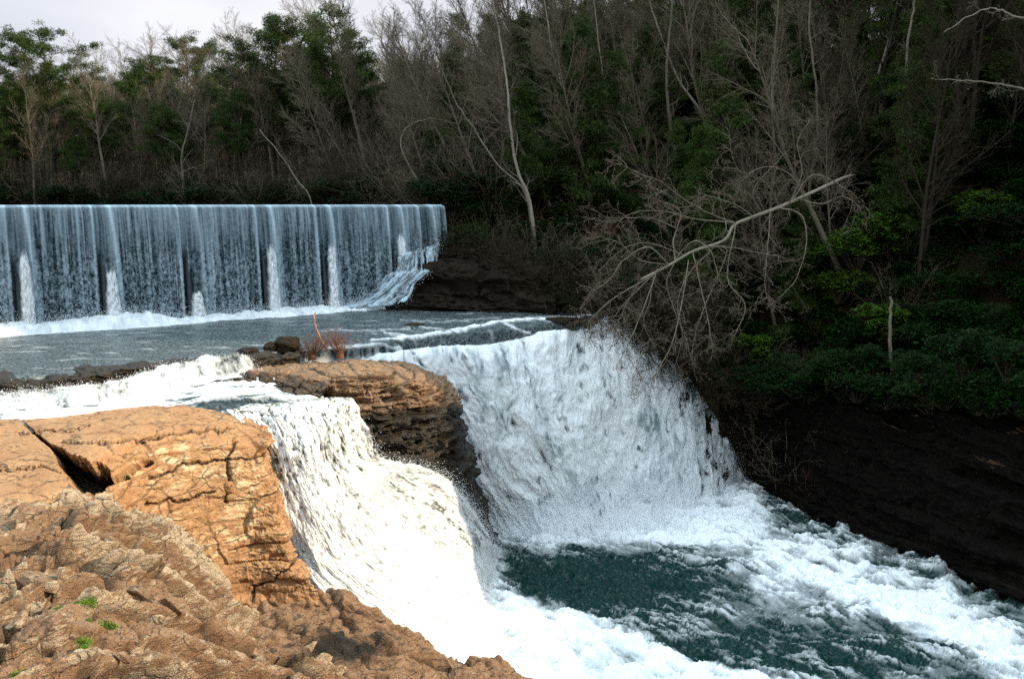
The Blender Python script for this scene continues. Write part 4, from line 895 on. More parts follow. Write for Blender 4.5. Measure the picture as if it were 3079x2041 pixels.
def pine_proto(seed, H, r0, crown0=.45, wide=3.2, mode='pine'):
    R = np.random.default_rng(seed); tb = TB(); tw = TB(); cent = []; rads = []
    pts = [np.array([0, 0, -.4])]; dd = np.array([R.normal(0, .04), R.normal(0, .04), 1.]); n = 14
    for i in range(n): dd = unit(dd + R.normal(0, .035, 3)); pts.append(pts[-1] + dd * H / n)
    pts = np.array(pts); tb.tube(pts, r0 * (1 - .88 * np.linspace(0, 1, n + 1)), 8)
    nb = 46 if mode == 'pine' else 60
    for k in range(nb):
        f = crown0 + (1 - crown0) * (k + R.random()) / nb; q = f * n; i = min(int(q), n - 1); p = pts[i] + (pts[i + 1] - pts[i]) * (q - i)
        g = (f - crown0) / (1 - crown0)
        ln_ = wide * (math.sin(math.pi * min(1, .2 + .8 * g)) ** .7 * .9 + .12 if mode == 'pine' else (1 - g) ** .8 + .08) * R.uniform(.6, 1.15)
        az = R.random() * 6.283; upd = R.uniform(-.05, .5) if mode == 'pine' else R.uniform(-.25, .05)
        e = unit(np.array([math.cos(az), math.sin(az), upd])); bp = [p]
        for j in range(4): e = unit(e + R.normal(0, .12, 3) + (np.array([0, 0, .08]) if mode == 'pine' else np.array([0, 0, -.05]))); bp.append(bp[-1] + e * ln_ / 4)
        bp = np.array(bp); tb.tube(bp, np.linspace(.05, .012, 5) * (1.2 - .6 * g), 4)
        m_ = max(2, int(ln_ * (2.2 if mode == 'pine' else 3)))
        for j in range(m_):
            t_ = .35 + .65 * (j + R.random()) / m_; qq = t_ * 4; ii = min(int(qq), 3); c = bp[ii] + (bp[ii + 1] - bp[ii]) * (qq - ii) + R.normal(0, .28, 3) * np.array([1, 1, .5])
            cent.append(c); rads.append(R.uniform(.3, .62) if mode == 'pine' else R.uniform(.3, .5))
    V, Fq = leafcloud(R, np.array(cent), 85, np.array(rads) * 1.1, .30, flat=.45, aspect=5.5)
    return tb.mesh('trunk', M_BARKD), mesh_np('crown', V, Fq, M_PINE, smooth=False)
def shrub_proto(seed, rx, rz, n, leafm, size=.17, stemm=M_BARKD):
    R = np.random.default_rng(seed); tb = TB(); cent = []
    lob = [(R.normal(0, .45, 3) * np.array([rx, rx, rz * .5]) + np.array([0, 0, rz * .55]), R.uniform(.35, .65)) for _ in range(9)]
    for k in range(n):
        c, s_ = lob[R.integers(len(lob))]; d = R.normal(0, 1, 3); d /= np.linalg.norm(d); d[2] = abs(d[2]) * 1. - .25
        cent.append(c + d * np.array([rx, rx, rz * .8]) * s_ * R.uniform(.7, 1.08))
    cent = np.array(cent)
    for k in range(16):
        e = cent[R.integers(n)]; mid = e * .5 + np.array([R.normal(0, .2), R.normal(0, .2), .1]); tb.tube(np.array([[e[0] * .1, e[1] * .1, -.3], mid, e]), np.array([.035, .022, .01]), 4)
    # whorls: leaves radiate flat from the shoot tip
    nl = 9; az = R.random((n, nl)) * 6.283; el = R.uniform(-.55, .35, (n, nl))
    a = np.stack([np.cos(az) * np.cos(el), np.sin(az) * np.cos(el), np.sin(el)], -1).reshape(-1, 3)
    P_ = np.repeat(cent, nl, 0); b_ = np.cross(a, np.array([0, 0, 1.])) + R.normal(0, .15, a.shape); b_ /= np.linalg.norm(b_, axis=1, keepdims=True)
    s_ = size * R.uniform(.65, 1.25, len(P_))[:, None]
    V = np.stack([P_, P_ + a * s_ * .55 + b_ * s_ * .17, P_ + a * s_, P_ + a * s_ * .55 - b_ * s_ * .17], 1).reshape(-1, 3)
    return tb.mesh('stem', stemm), mesh_np('leaves', V, np.arange(len(V)).reshape(-1, 4), leafm, smooth=False)

def place(name, meshes, loc, rz, sc_, label, cat, group=None, names=('trunk', 'crown'), tilt=(0, 0)):
    o = bpy.data.objects.new(name, None); COL.objects.link(o); o.location = loc; o.rotation_euler = (tilt[0], tilt[1], rz); o.scale = (sc_, sc_, sc_)
    for nm, me in zip(names, meshes):
        c = bpy.data.objects.new(nm, me); COL.objects.link(c); c.parent = o
    return tag(o, label, cat, group)
def th(x, y): return float(terrain_h(np.array([x]), np.array([y]))[0])

BARE = [bare_proto(300 + i, H, r, start=st) for i, (H, r, st) in enumerate([(15, .17, .3), (17, .19, .38), (13, .13, .25), (19, .22, .42), (16, .15, .2), (14, .12, .35)])]
PINES = [pine_proto(400 + i, H, r, c0, wd) for i, (H, r, c0, wd) in enumerate([(17, .22, .40, 4.2), (15, .2, .45, 3.9), (18, .24, .33, 5.0)])]
PBIG = pine_proto(431, 18, .26, .42, 7.2)
HEM = [pine_proto(420 + i, H, r, c0, wd, 'hem') for i, (H, r, c0, wd) in enumerate([(14, .18, .12, 3.0), (11, .15, .1, 2.6)])]
SHR = [shrub_proto(500 + i, rx, rz, n, M_LEAF) for i, (rx, rz, n) in enumerate([(1.9, 1.9, 900), (2.3, 1.6, 1000), (1.5, 2.2, 800)])]
SHRB = [shrub_proto(520 + i, rx, rz, n, M_LEAFB) for i, (rx, rz, n) in enumerate([(1.5, 1.9, 750), (1.2, 1.3, 520)])]
def brush_proto(seed, n=26, H=2.6, twig=M_TWIG, r=.02, mr=.005):
    R = np.random.default_rng(seed); tb = (TB(), TB()); tb[1].tube([[0, 0, -.45], [0, 0, -.2], [0, 0, .05]], [.2, .17, .05], 7)
    for k in range(n):
        p = np.array([R.normal(0, .1), R.normal(0, .1), -.2])
        grow(R, p, np.array([R.normal(0, .7), R.normal(0, .7), 1.]), H * R.uniform(.6, 1.2), r, 1, 3, tb, up=.02, wig=.16, nseg=5, kids=(4, 7), ratio=(.3, .55), start=.2, minr=mr)
    return (tb[1].mesh('twigs', twig),)
BRUSHH = [brush_proto(550 + i, 34, 3.0, M_TWIGD, .05, .018) for i in range(3)]
BRUSH = [brush_proto(540, 24, 2.8), brush_proto(541, 20, 2.2, M_TWIGR), brush_proto(542, 26, 3.4)]

def above(zone, lo):
    def f(R):
        p = zone(R)
        return p if p and th(*p) > lo(p[0]) else None
    return f
def sample(n, zone, mind, seed, tries=40000):
    R = np.random.default_rng(seed); pts = []
    for _ in range(tries):
        if len(pts) >= n: break
        p = zone(R)
        if p is None: continue
        if all((p[0] - q[0]) ** 2 + (p[1] - q[1]) ** 2 > mind * mind for q in pts): pts.append(p)
    return pts
def dist_side(x, y):
    best = 1e9; side = 0
    for a, b in zip(BL[:-1], BL[1:]):
        dx, dy = b[0] - a[0], b[1] - a[1]; t = min(1, max(0, ((x - a[0]) * dx + (y - a[1]) * dy) / (dx * dx + dy * dy)))
        d = math.hypot(x - a[0] - t * dx, y - a[1] - t * dy)
        if d < best - 1e-6: best = d; side = dx * (y - a[1]) - dy * (x - a[0])
    return best if side > 0 else -best
def zone_px(x0, x1, y0, y1, dmin, dmax=1e9):
    def f(R):
        D = math.sqrt(R.uniform(y0 ** 2, y1 ** 2)); k = (R.uniform(x0, x1) - 512) / F; x = k * D * 1.02
        d = dist_side(x, D)
        return (x, D) if dmin < d < dmax else None
    return f
def recolor(pair, ms):
    r = []
    for me, m_ in zip(pair, ms): c = me.copy(); c.materials[0] = m_; r.append(c)
    return tuple(r)
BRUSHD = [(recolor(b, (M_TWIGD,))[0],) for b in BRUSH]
BARED = [recolor(b, (M_BARKD, M_TWIGD)) for b in BARE]  # right-bank copies, deep shade put into darker bark and twigs
R = np.random.default_rng(77)
# far bank on the left: bare wood with pines
for i, (x, y) in enumerate(sample(125, zone_px(-40, 360, 86, 116, .8), 1.7, 1)):
    place('bare_tree', BARE[i % 6], (x, y, th(x, y)), R.random() * 6.28, R.uniform(.5, .85), 'thin grey leafless tree in the crowded wood on the far bank, behind the dam', 'tree', 'bare trees on the far bank')
hero_p = [(52, 26, 96, 2, 'tallest pine on the far left with an open domed crown against the sky'),
          (12, 78, 94, 1, 'dark pine at the left edge, lower than the tall domed pine'),
          (98, 82, 92, 0, 'dark spreading pine just right of the tall domed pine'),
          (143, 55, 98, 1, 'pine with a pointed top standing left of the open lacy pine'),
          (182, 34, 104, 2, 'tall open lacy pine whose crown lets the sky through'),
          (222, 50, 96, 0, 'green pine between the lacy pine and the tall grey wood'),
          (268, 22, 92, 2, 'tall green pine rising above the grey trees behind the dam'),
          (165, 105, 90, 1, 'low dark pine in front of the lacy pine'),
          (300, 15, 88, 0, 'slim pine on the skyline right of the tall green pine'),
          (332, 2, 84, 1, 'pine crown on the skyline above the third dam bay from the right'),
          (240, 92, 88, 1, 'short bushy pine above the middle of the dam')]
PH = [17, 15, 18]
for px_, py_, D_, k, lab in hero_p:
    x, y, ztop = W(px_, py_, D_); zb = th(x, y); place('pine_tree', PBIG if px_ in (52, 182, 268) else PINES[k], (x, y, zb), px_, (ztop - zb) / PH[k] * 1.0, lab, 'pine tree')
for i, (x, y) in enumerate(sample(44, zone_px(-30, 440, 88, 120, 1.5), 3, 2)):
    place('pine_tree', PINES[i % 3], (x, y, th(x, y)), R.random() * 6.28, R.uniform(.4, .72), 'dark pine half hidden among the leafless trees behind the dam', 'pine tree', 'pines in the far wood')
# far-off wood beyond the counted trees: one mass
def far_wood():
    R2 = np.random.default_rng(1234); Vs, Fs, n = [], [], 0
    pr = []
    for i in range(4):
        tb = TB(); grow(R2, np.array([0, 0, -.4]), np.array([0, 0, 1.]), 14, .16, 0, 2, (tb, tb), up=.06, wig=.08, nseg=9, kids=(18, 24), ratio=(.24, .42), start=.12, spread=(25, 60), r1f=.12, minr=.02)
        pr.append((np.concatenate(tb.V), np.concatenate([f for f in tb.F])))
    for (x, y) in sample(420, zone_px(-60, 360, 116, 165, 3), 1.5, 21) + sample(330, zone_px(360, 820, 98, 150, 3), 1.5, 22):
        V, Fq = pr[R2.integers(4)]; a = R2.random() * 6.28; s_ = R2.uniform(.6, .85); c, d = math.cos(a) * s_, math.sin(a) * s_
        Vs.append(np.stack([V[:, 0] * c - V[:, 1] * d + x, V[:, 0] * d + V[:, 1] * c + y, V[:, 2] * s_ + th(x, y)], -1)); Fs.append(Fq + n); n += len(V)
    o = put('far_wood', mesh_np('far_wood', np.concatenate(Vs), np.concatenate(Fs), M_TWIG)); tag(o, kind='stuff')
far_wood()
# wood rising to the right
for i, (x, y) in enumerate(sample(120, zone_px(300, 860, 60, 100, 2.5), 1.9, 3)):
    place('bare_tree', BARE[i % 6], (x, y, th(x, y)), 0, R.uniform(.6, 1.0), 'leafless grey tree crowded on the wooded slope right of the dam', 'tree', 'bare trees on the wooded slope', tilt=(R.normal(0, .08), R.normal(-.2, .13)))
for i, (x, y) in enumerate(sample(40, zone_px(780, 1120, 52, 95, 8), 2.2, 4)):
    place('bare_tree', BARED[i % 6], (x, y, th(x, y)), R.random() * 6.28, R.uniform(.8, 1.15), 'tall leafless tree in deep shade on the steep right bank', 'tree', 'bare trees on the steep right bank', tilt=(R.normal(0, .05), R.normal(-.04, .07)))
for i, (x, y) in enumerate(sample(110, zone_px(420, 1120, 58, 105, 5), 2.6, 5)):
    place('hemlock_tree', HEM[i % 2], (x, y, th(x, y)), R.random() * 6.28, R.uniform(.7, 1.15), 'dark evergreen hemlock among bare trunks on the right slope', 'tree', 'hemlocks on the right slope')
# undergrowth
for i, (x, y) in enumerate(sample(64, zone_px(-30, 470, 60, 100, .2, 5), 2.2, 6)):
    place('shrub', SHR[i % 3], (x, y, th(x, y) - .2), R.random() * 6.28, R.uniform(.8, 1.3), 'dark green bank shrub on the pond shore behind the dam crest', 'shrub', 'shrubs along the pond shore', names=('stem', 'leaves'))
for i, (x, y) in enumerate(sample(290, above(zone_px(440, 1080, 38, 80, .1, 28), lambda x: -20 if x < 13 else -4.5), 1.5, 7)):
    place('rhododendron', SHR[i % 3], (x, y, th(x, y) - .2), R.random() * 6.28, R.uniform(.8, 1.35), 'dark glossy rhododendron among others on the shaded right bank', 'shrub', 'rhododendrons on the right bank', names=('stem', 'leaves'))
for i, (x, y) in enumerate(sample(70, zone_px(-30, 470, 60, 100, .2, 4), 1.6, 26)):
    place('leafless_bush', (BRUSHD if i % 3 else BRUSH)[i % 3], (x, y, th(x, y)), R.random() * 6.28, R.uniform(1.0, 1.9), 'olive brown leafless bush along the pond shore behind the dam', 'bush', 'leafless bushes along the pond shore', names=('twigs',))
for i, (x, y) in enumerate(sample(90, zone_px(400, 900, 50, 80, .1, 14), 1.6, 8)):
    place('leafless_bush', BRUSH[i % 3], (x, y, th(x, y)), R.random() * 6.28, R.uniform(.8, 1.4), 'tangled leafless bush on the bank above the pool and main falls', 'bush', 'leafless bushes above the falls', names=('twigs',))
for i, (px_, py_, D_, tx, ty, s_) in enumerate([(600, 312, 50.2, .9, -.4, .9), (618, 314, 50.6, 1.5, -.3, 1.0), (635, 318, 51, 1.7, .1, 1.1), (652, 324, 51.6, 1.9, -.2, 1.2), (668, 330, 52, 1.8, .2, 1.2), (682, 338, 52.6, 2.0, -.1, 1.1), (696, 350, 53.2, 1.9, .3, 1.1),
        (708, 364, 53.8, 1.8, -.2, 1.0), (720, 380, 54.4, 1.6, .1, .9), (628, 308, 51.4, .7, -.3, 1.1), (655, 314, 52.2, .8, -.4, 1.2), (680, 322, 53, .9, -.2, 1.2), (735, 400, 54.6, 1.3, 0, .9), (745, 430, 54.8, 1.2, 0, .8),
        (645, 322, 50.8, 2.1, -.3, 1.3), (674, 334, 51.6, 2.1, .0, 1.3), (575, 310, 51.5, .5, -.3, .9), (550, 306, 52.8, .4, -.2, .9), (525, 303, 54, .3, -.2, .8)]):
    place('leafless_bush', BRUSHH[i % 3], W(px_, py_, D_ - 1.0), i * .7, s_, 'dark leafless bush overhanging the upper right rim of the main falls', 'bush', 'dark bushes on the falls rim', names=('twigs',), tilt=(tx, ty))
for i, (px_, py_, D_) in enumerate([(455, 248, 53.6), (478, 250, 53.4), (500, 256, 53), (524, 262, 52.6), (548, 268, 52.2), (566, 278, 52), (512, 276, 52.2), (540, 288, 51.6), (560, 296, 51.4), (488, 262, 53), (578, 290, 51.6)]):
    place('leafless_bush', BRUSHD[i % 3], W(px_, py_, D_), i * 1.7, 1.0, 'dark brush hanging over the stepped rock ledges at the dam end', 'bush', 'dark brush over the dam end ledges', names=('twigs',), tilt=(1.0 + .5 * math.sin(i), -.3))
def ray_ground(px_, py_):
    for D_ in np.arange(30, 130, .25):
        p = W(px_, py_, D_)
        if dist_side(p[0], p[1]) > 0 and p[2] < th(p[0], p[1]): return p[0], p[1], th(p[0], p[1])
    return None
for i, px_ in enumerate(range(752, 1090, 15)):
    py_ = 376 + 10 * math.sin(px_ * .13) + .04 * (px_ - 750); D_ = np.interp(px_, [735, 780, 840, 900, 970, 1085], [56.4, 53.2, 49.6, 45.6, 41.6, 37.2]) - .3
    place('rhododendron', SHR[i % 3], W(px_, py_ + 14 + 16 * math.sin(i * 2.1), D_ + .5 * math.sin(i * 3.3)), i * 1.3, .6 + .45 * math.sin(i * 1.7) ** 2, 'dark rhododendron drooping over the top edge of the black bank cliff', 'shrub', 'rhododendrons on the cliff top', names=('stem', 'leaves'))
for px_, py_, k, s_, lab in ((858, 262, 0, 1.15, 'bright yellow-green leafy shrub right of the fallen tree'), (838, 290, 1, 1.0, 'small bright green shrub at the lower left of the brightest shrub'),
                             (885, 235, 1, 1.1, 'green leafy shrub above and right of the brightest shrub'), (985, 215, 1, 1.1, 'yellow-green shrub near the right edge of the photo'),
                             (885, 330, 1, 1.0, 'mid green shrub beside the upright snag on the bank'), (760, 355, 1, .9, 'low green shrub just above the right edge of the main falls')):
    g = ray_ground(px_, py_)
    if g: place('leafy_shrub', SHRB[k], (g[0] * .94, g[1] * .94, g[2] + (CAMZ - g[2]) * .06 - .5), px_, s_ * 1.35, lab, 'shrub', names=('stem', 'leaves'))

# ---- hero leaning trees on the right bank drawn along their own trunks
def px_tree(name, label, pts, r0, r1, seed, cat='tree', pale=True, kids=16, klen=(1.0, 2.6), group=None, down=.0, depth=3, spread=(30, 70), start=.15, root=True):
    if root:
        g = ray_ground(pts[0][0], pts[0][1])
        if g: dD = g[1] - pts[0][2] + (.2 if g[1] < pts[0][2] else -4.4); k_ = (pts[0][2] + dD) / pts[0][2]; r0, r1 = r0 * k_, r1 * k_; pts = [(a, b, c + dD) for a, b, c in pts]
    R = np.random.default_rng(seed); Pw = [W(*p) for p in pts]
    if root and Pw[0][2] - th(Pw[0][0], Pw[0][1]) > .1: gz = th(Pw[0][0], Pw[0][1]); Pw = [(Pw[0][0] + .12 * (Pw[0][2] - gz), Pw[0][1] + .1, gz - .2)] + Pw
    P = cr1(np.array(Pw), 5 * len(Pw)); base = P[0].copy(); P = P - base
    tb = (TB(), TB()); rad = np.linspace(r0, r1, len(P)); P = P + np.array([[0, 0, 0]]) + R.normal(0, .03, P.shape) * np.linspace(0, 1, len(P))[:, None]
    tb[0].tube(P, rad, 8); n = len(P) - 1
    for k in range(kids):
        f = start + (1 - start) * (k + R.random()) / kids; q = f * n; i = min(int(q), n - 1); pp = P[i] + (P[i + 1] - P[i]) * (q - i); ax = unit(P[i + 1] - P[i])
        side = unit(np.cross(ax, R.normal(0, 1, 3))); an = math.radians(R.uniform(*spread)); rr_ = r0 + (r1 - r0) * f
        grow(R, pp, ax * math.cos(an) + side * math.sin(an) - np.array([0, 0, down]), R.uniform(*klen) * (1.2 - .5 * f), max(.010, rr_ * R.uniform(.3, .5)), 3 - depth + 1, 3, tb, up=-.04 if down else .04, wig=.17, nseg=6, kids=(5, 8), ratio=(.35, .6), start=.2, minr=.0075)
    o = bpy.data.objects.new(name, None); COL.objects.link(o); o.location = base
    put('trunk', tb[0].mesh('trunk', M_BARKP if pale else M_BARK), o)
    if tb[1].n: put('crown', tb[1].mesh('crown', M_TWIGP if pale else M_TWIG), o)
    return tag(o, label, cat, group)
d_ = 2.31
def q(*p): return [(a / d_, b / d_, c) for a, b, c in p]
px_tree('bare_tree', 'pale slender trunk nearly upright above the right end of the dam', q((1225, 470, 57), (1195, 390, 57), (1178, 280, 57), (1168, 170, 57.5), (1150, 60, 58), (1130, -60, 58)), .12, .03, 901, kids=14)
px_tree('bare_tree', 'long pale trunk leaning left from the bank toward the dam', q((1560, 470, 53), (1460, 420, 53.5), (1400, 370, 54), (1355, 300, 54.5), (1310, 230, 55), (1275, 110, 56), (1250, -60, 57)), .12, .03, 902, kids=16)
px_tree('bare_tree', 'pale trunk left of the fallen tree leaning up and left', q((1650, 330, 57), (1620, 260, 57), (1570, 190, 57), (1540, 120, 57), (1505, 20, 57), (1480, -80, 57)), .12, .035, 903, kids=14)
px_tree('bare_tree', 'thin straight sapling between two leaning pale trunks', q((1440, 410, 56), (1412, 330, 56), (1402, 230, 56), (1385, 110, 56), (1370, -20, 56)), .07, .02, 904, kids=12)
px_tree('bare_tree', 'curved mossy sapling bent over the pond corner at the end of the dam', q((985, 455, 60), (955, 400, 60), (928, 345, 60), (935, 300, 60), (985, 275, 59.5), (1060, 285, 59)), .09, .025, 905, kids=14, pale=False)
px_tree('bare_tree', 'leaning grey sapling just right of the bent mossy one', q((1215, 450, 58), (1150, 380, 58), (1090, 290, 58.5), (1050, 230, 59), (1010, 130, 59)), .08, .02, 906, kids=14)
px_tree('bare_tree', 'tall upright trunk directly behind the fallen tree', q((1780, 470, 54), (1790, 380, 54), (1785, 260, 54), (1790, 120, 54), (1800, -60, 54)), .10, .05, 907, kids=18, klen=(.8, 2.2), pale=False)
px_tree('bare_tree', 'slim upright trunk right of the tree behind the fallen one', q((1870, 430, 54), (1888, 320, 54), (1885, 200, 54), (1870, 60, 54), (1875, -60, 54)), .10, .04, 908, kids=16, klen=(.8, 2.2))
px_tree('bare_tree', 'pale forked trunk high on the dark right bank', q((2035, 250, 56), (2025, 190, 56), (2045, 120, 56), (2065, 50, 56), (2080, -60, 56)), .12, .05, 909, kids=10)
px_tree('bare_tree', 'pale straight trunk right of the forked trunk on the dark bank', q((2110, 330, 56), (2100, 230, 56), (2095, 120, 56), (2110, 20, 56), (2115, -60, 56)), .11, .05, 910, kids=10)
px_tree('bare_tree', 'mid-slope grey trunk standing above the left end of the main falls', q((1560, 360, 60), (1545, 260, 60), (1540, 160, 60), (1550, 40, 60), (1555, -60, 60)), .14, .05, 911, kids=14, pale=False)
px_tree('bare_tree', 'thin yellowish trunk on the far shore above the middle of the dam', q((428, 478, 92), (424, 420, 92), (420, 360, 92), (432, 310, 92), (450, 230, 92)), .16, .06, 912, kids=10, klen=(2, 4))
px_tree('bare_tree', 'leaning sapling on the shore above the right half of the dam', q((720, 470, 74), (690, 420, 75), (650, 360, 76), (600, 300, 78)), .07, .03, 913, kids=9)
px_tree('bare_tree', 'pale branch reaching in from the right edge of the photo', q((2700, 700, 38), (2560, 330, 40), (2420, 230, 40), (2360, 205, 40), (2290, 190, 40), (2200, 185, 40), (2150, 180, 40)), .07, .015, 914, kids=6, klen=(.6, 1.4), root=False)
px_tree('bare_tree', 'twisted pale limb at the top right corner of the photo', q((2760, 700, 38), (2600, 200, 40), (2440, 60, 40), (2350, 40, 40), (2300, 20, 40), (2250, 30, 40), (2180, 75, 40)), .07, .015, 915, kids=6, klen=(.5, 1.2), root=False)

# ---- the fallen tree hanging over the main falls
def fallen():
    R = np.random.default_rng(950); tb = (TB(), TB())
    g = ray_ground(862, 171)
    trunk = cr1(np.array([(g[0], g[1], g[2] - .3), W(846, 177, 60)] + [W(*p) for p in q((1915, 426, 53), (1870, 447, 50.6), (1800, 478, 49), (1735, 502, 48.4), (1695, 520, 48), (1672, 555, 47.6), (1600, 580, 47), (1545, 612, 46.4), (1480, 645, 46))]), 48)
    base = np.array(trunk[0]); o = bpy.data.objects.new('fallen_tree', None); COL.objects.link(o); o.location = base
    tb[0].tube(trunk - base, np.linspace(.115, .06, 48), 9)
    limbs = [
      ([(1695,512,48),(1650,495,47.8),(1590,465,47.6),(1530,420,47.4),(1480,400,47.4),(1430,375,47.4)], .075),
      ([(1700,515,48),(1600,505,47.6),(1540,490,47.4),(1470,490,47),(1420,515,46.8)], .05),
      ([(1560,600,46.6),(1555,560,46.5),(1565,520,46.4),(1570,490,46.2),(1540,470,46)], .05),
      ([(1570,530,46.5),(1510,505,46.2),(1450,502,46),(1400,505,46)], .05),
      ([(1545,612,46.4),(1500,570,46),(1440,600,45.6),(1410,640,45.4),(1370,665,45.2)], .05),
      ([(1530,615,46.3),(1480,660,45.8),(1440,700,45.4),(1410,740,45.2)], .05),
      ([(1510,630,46.2),(1500,700,45.6),(1485,740,45.3),(1500,790,45)], .045),
      ([(1640,570,47.2),(1680,580,47),(1630,700,46.2),(1610,760,45.8),(1600,830,45.4)], .055),
      ([(1640,570,47.2),(1700,570,47),(1760,585,47),(1800,590,47)], .05),
      ([(1800,480,49),(1850,500,48.4),(1860,560,48),(1840,640,47.6),(1800,690,47)], .06),
      ([(1780,480,48.8),(1772,560,48),(1765,640,47.6),(1770,690,47.4)], .05),
      ([(1560,600,46.6),(1540,650,46),(1560,720,45.5),(1580,780,45.2),(1560,860,45)], .04),
      ([(1600,580,47),(1620,660,46.4),(1640,740,46),(1650,800,45.8)], .04),
      ([(1545,612,46.4),(1480,600,45.8),(1430,560,45.6),(1380,545,45.6)], .04),
      ([(1500,640,46),(1430,680,45.6),(1400,700,45.4),(1360,740,45.2)], .035),
      ([(1860,455,49.6),(1820,400,49.4),(1760,390,49.2),(1700,430,49)], .05),
      ([(1830,460,49.4),(1880,400,49.4),(1960,440,49.4)], .05),
      ([(1740,500,48.4),(1690,470,48),(1620,450,47.8)], .04),
      ([(1800,478,49),(1770,420,48.8),(1710,390,48.6),(1690,340,48.6)], .04),
      ([(1820,470,49),(1850,400,48.6),(1840,330,48.6),(1870,280,48.6)], .045),
      ([(1760,492,48.6),(1740,440,48.2),(1790,380,48.2)], .035),
      ([(1850,460,49.4),(1900,470,49),(1950,455,48.8),(1990,480,48.8)], .04),
      ([(1700,515,48),(1680,640,47),(1720,700,46.6),(1700,760,46.4)], .035),
      ([(1580,590,46.8),(1500,560,46.2),(1440,570,46),(1380,620,45.8)], .035),
      ([(1660,560,47.5),(1600,620,46.6),(1570,700,46),(1590,780,45.8)], .035),
      ([(1560,600,46.6),(1600,560,46.4),(1640,580,46.2),(1660,640,46)], .03),
      ([(1480,645,46),(1440,720,45.4),(1420,760,45.2)], .04),
      ([(1520,620,46.2),(1470,760,45),(1450,810,44.8),(1480,860,44.8)], .035),
      ([(1590,600,46.8),(1560,760,45.4),(1530,840,45),(1500,880,44.9)], .035),
    ]
    for L_, r in limbs:
        t2 = (TB(), TB())
        C_ = np.array([W(*p) for p in q(*L_)]) - base; P = cr1(C_, 6 * len(L_)); P = P + np.cumsum(R.normal(0, .012, P.shape), 0) * np.array([1, 1, 1])
        t2[0].tube(P, np.linspace(r * .8, .013, len(P)), 6); n = len(P) - 1
        for k in range(18):
            f = .08 + .92 * (k + R.random()) / 14; qq = f * n; i = min(int(qq), n - 1); pp = P[i]; ax = unit(P[i + 1] - P[i]); side = unit(np.cross(ax, R.normal(0, 1, 3))); an = math.radians(R.uniform(25, 75))
            grow(R, pp, ax * math.cos(an) + side * math.sin(an) - np.array([0, 0, .15]), R.uniform(.5, 1.9), max(.016, r * .5 * (1 - .5 * f)), 2, 4, t2, up=-.03, wig=.22, nseg=6, kids=(3, 6), ratio=(.3, .6), start=.2, minr=.010)
        b_ = put('branch', t2[0].mesh('branch', M_BARKF), o); put('twigs', t2[1].mesh('twigs', M_TWIGF), b_)
    put('trunk', tb[0].mesh('trunk', M_BARKF), o)
    tag(o, 'pale fallen tree with a fan of bare twisted limbs hanging over the main falls', 'fallen tree')
fallen()

# ---- upright broken snag, small island bush, mossy rocks, moss tufts
p = [(890, 345, 47), (890.5, 318, 47), (891, 296, 47)]
px_tree('tree_snag', 'short broken upright snag among green shrubs on the right bank', p, .10, .07, 960, cat='dead tree', kids=0)
px_tree('bent_sapling', 'curved orange stem of the twiggy bush rooted on the rock lip', [(328, 350, 38.4), (322, 341, 38.4), (317, 330, 38.3), (314.5, 320, 38.2), (315, 311, 38.2)], .045, .03, 961, cat='sapling', kids=0, root=False)
bpy.data.objects['bent_sapling'].children[0].data.materials[0] = simple('orange_bark', (.36, .17, .09), (.5, .27, .16), 5, island=False)
tw = brush_proto(543, 30, 1.15, M_TWIGR)
for px_, py_, s_, lab in ((312, 348, .85, 'reddish twiggy bush around the curved orange stem'), (340, 346, .9, 'sparse red-twigged bush right of the curved orange stem'), (295, 350, .5, 'small dry bush beside the dark mossy boulder')):
    x, y, z = W(px_, py_, 38.4); place('twiggy_bush', tw, (x, y, z - .1), px_, s_, lab, 'bush', names=('twigs',))
def boulder(name, label, px_, py_, D_, sx, sy, sz, material, seed, wet=.8, cat='boulder'):
    n, m_ = 70, 100; th_ = np.linspace(0, math.pi, n)[:, None]; ph = np.linspace(0, 2 * math.pi, m_)[None]
    d = np.stack([np.sin(th_) * np.cos(ph), np.sin(th_) * np.sin(ph), np.cos(th_) * np.ones_like(ph)], -1)
    r = 1 + .35 * fbm(d[..., 0] * 1.5 + seed, d[..., 1] * 1.5, d[..., 2] * 1.5, o=4, s=seed); r = np.round(r * 7) / 7 * .5 + r * .5 + .04 * fbm(d[..., 0] * 8, d[..., 1] * 8, d[..., 2] * 8, o=2, s=seed)
    G = d * r[..., None] * np.array([sx, sy, sz]); z0 = np.zeros(G.shape[:2])
    o = rock_obj(name, G, z0, z0 + wet, z0, material); o.location = W(px_, py_, D_); return tag(o, label, cat)
boulder('boulder', 'dark mossy boulder on the rock lip left of the twiggy bush', 287, 345, 38.2, .55, .5, .42, M_ROCKD, 3)
boulder('boulder', 'small dark stone just left of the mossy boulder', 271, 347, 38, .3, .3, .2, M_ROCKD, 5)
boulder('boulder', 'low flat dark stone at the pool edge, leftmost of the dark stones', 248, 350, 37.2, .4, .4, .13, M_ROCKD, 6)
boulder('boulder', 'dark rock breaking the surface among rapids before the main falls', 414, 327, 45.5, .8, .7, .22, M_ROCKD, 7)
boulder('boulder', 'dark slab at the brink of the main falls near its top', 560, 320, 48.6, 1.1, .5, .18, M_ROCKD, 8)
boulder('boulder', 'black wet rock standing in the right-hand rapids downstream', 936, 580, 41.2, .35, .35, .5, M_ROCKD, 9)
boulder('boulder', 'pale stone lodged low on the sunlit block face', 229, 487, 28.1, .17, .17, .2, M_ROCK, 10, wet=0)
SG, SPX, SPY = SHELF
Rm = np.random.default_rng(990); k = 0
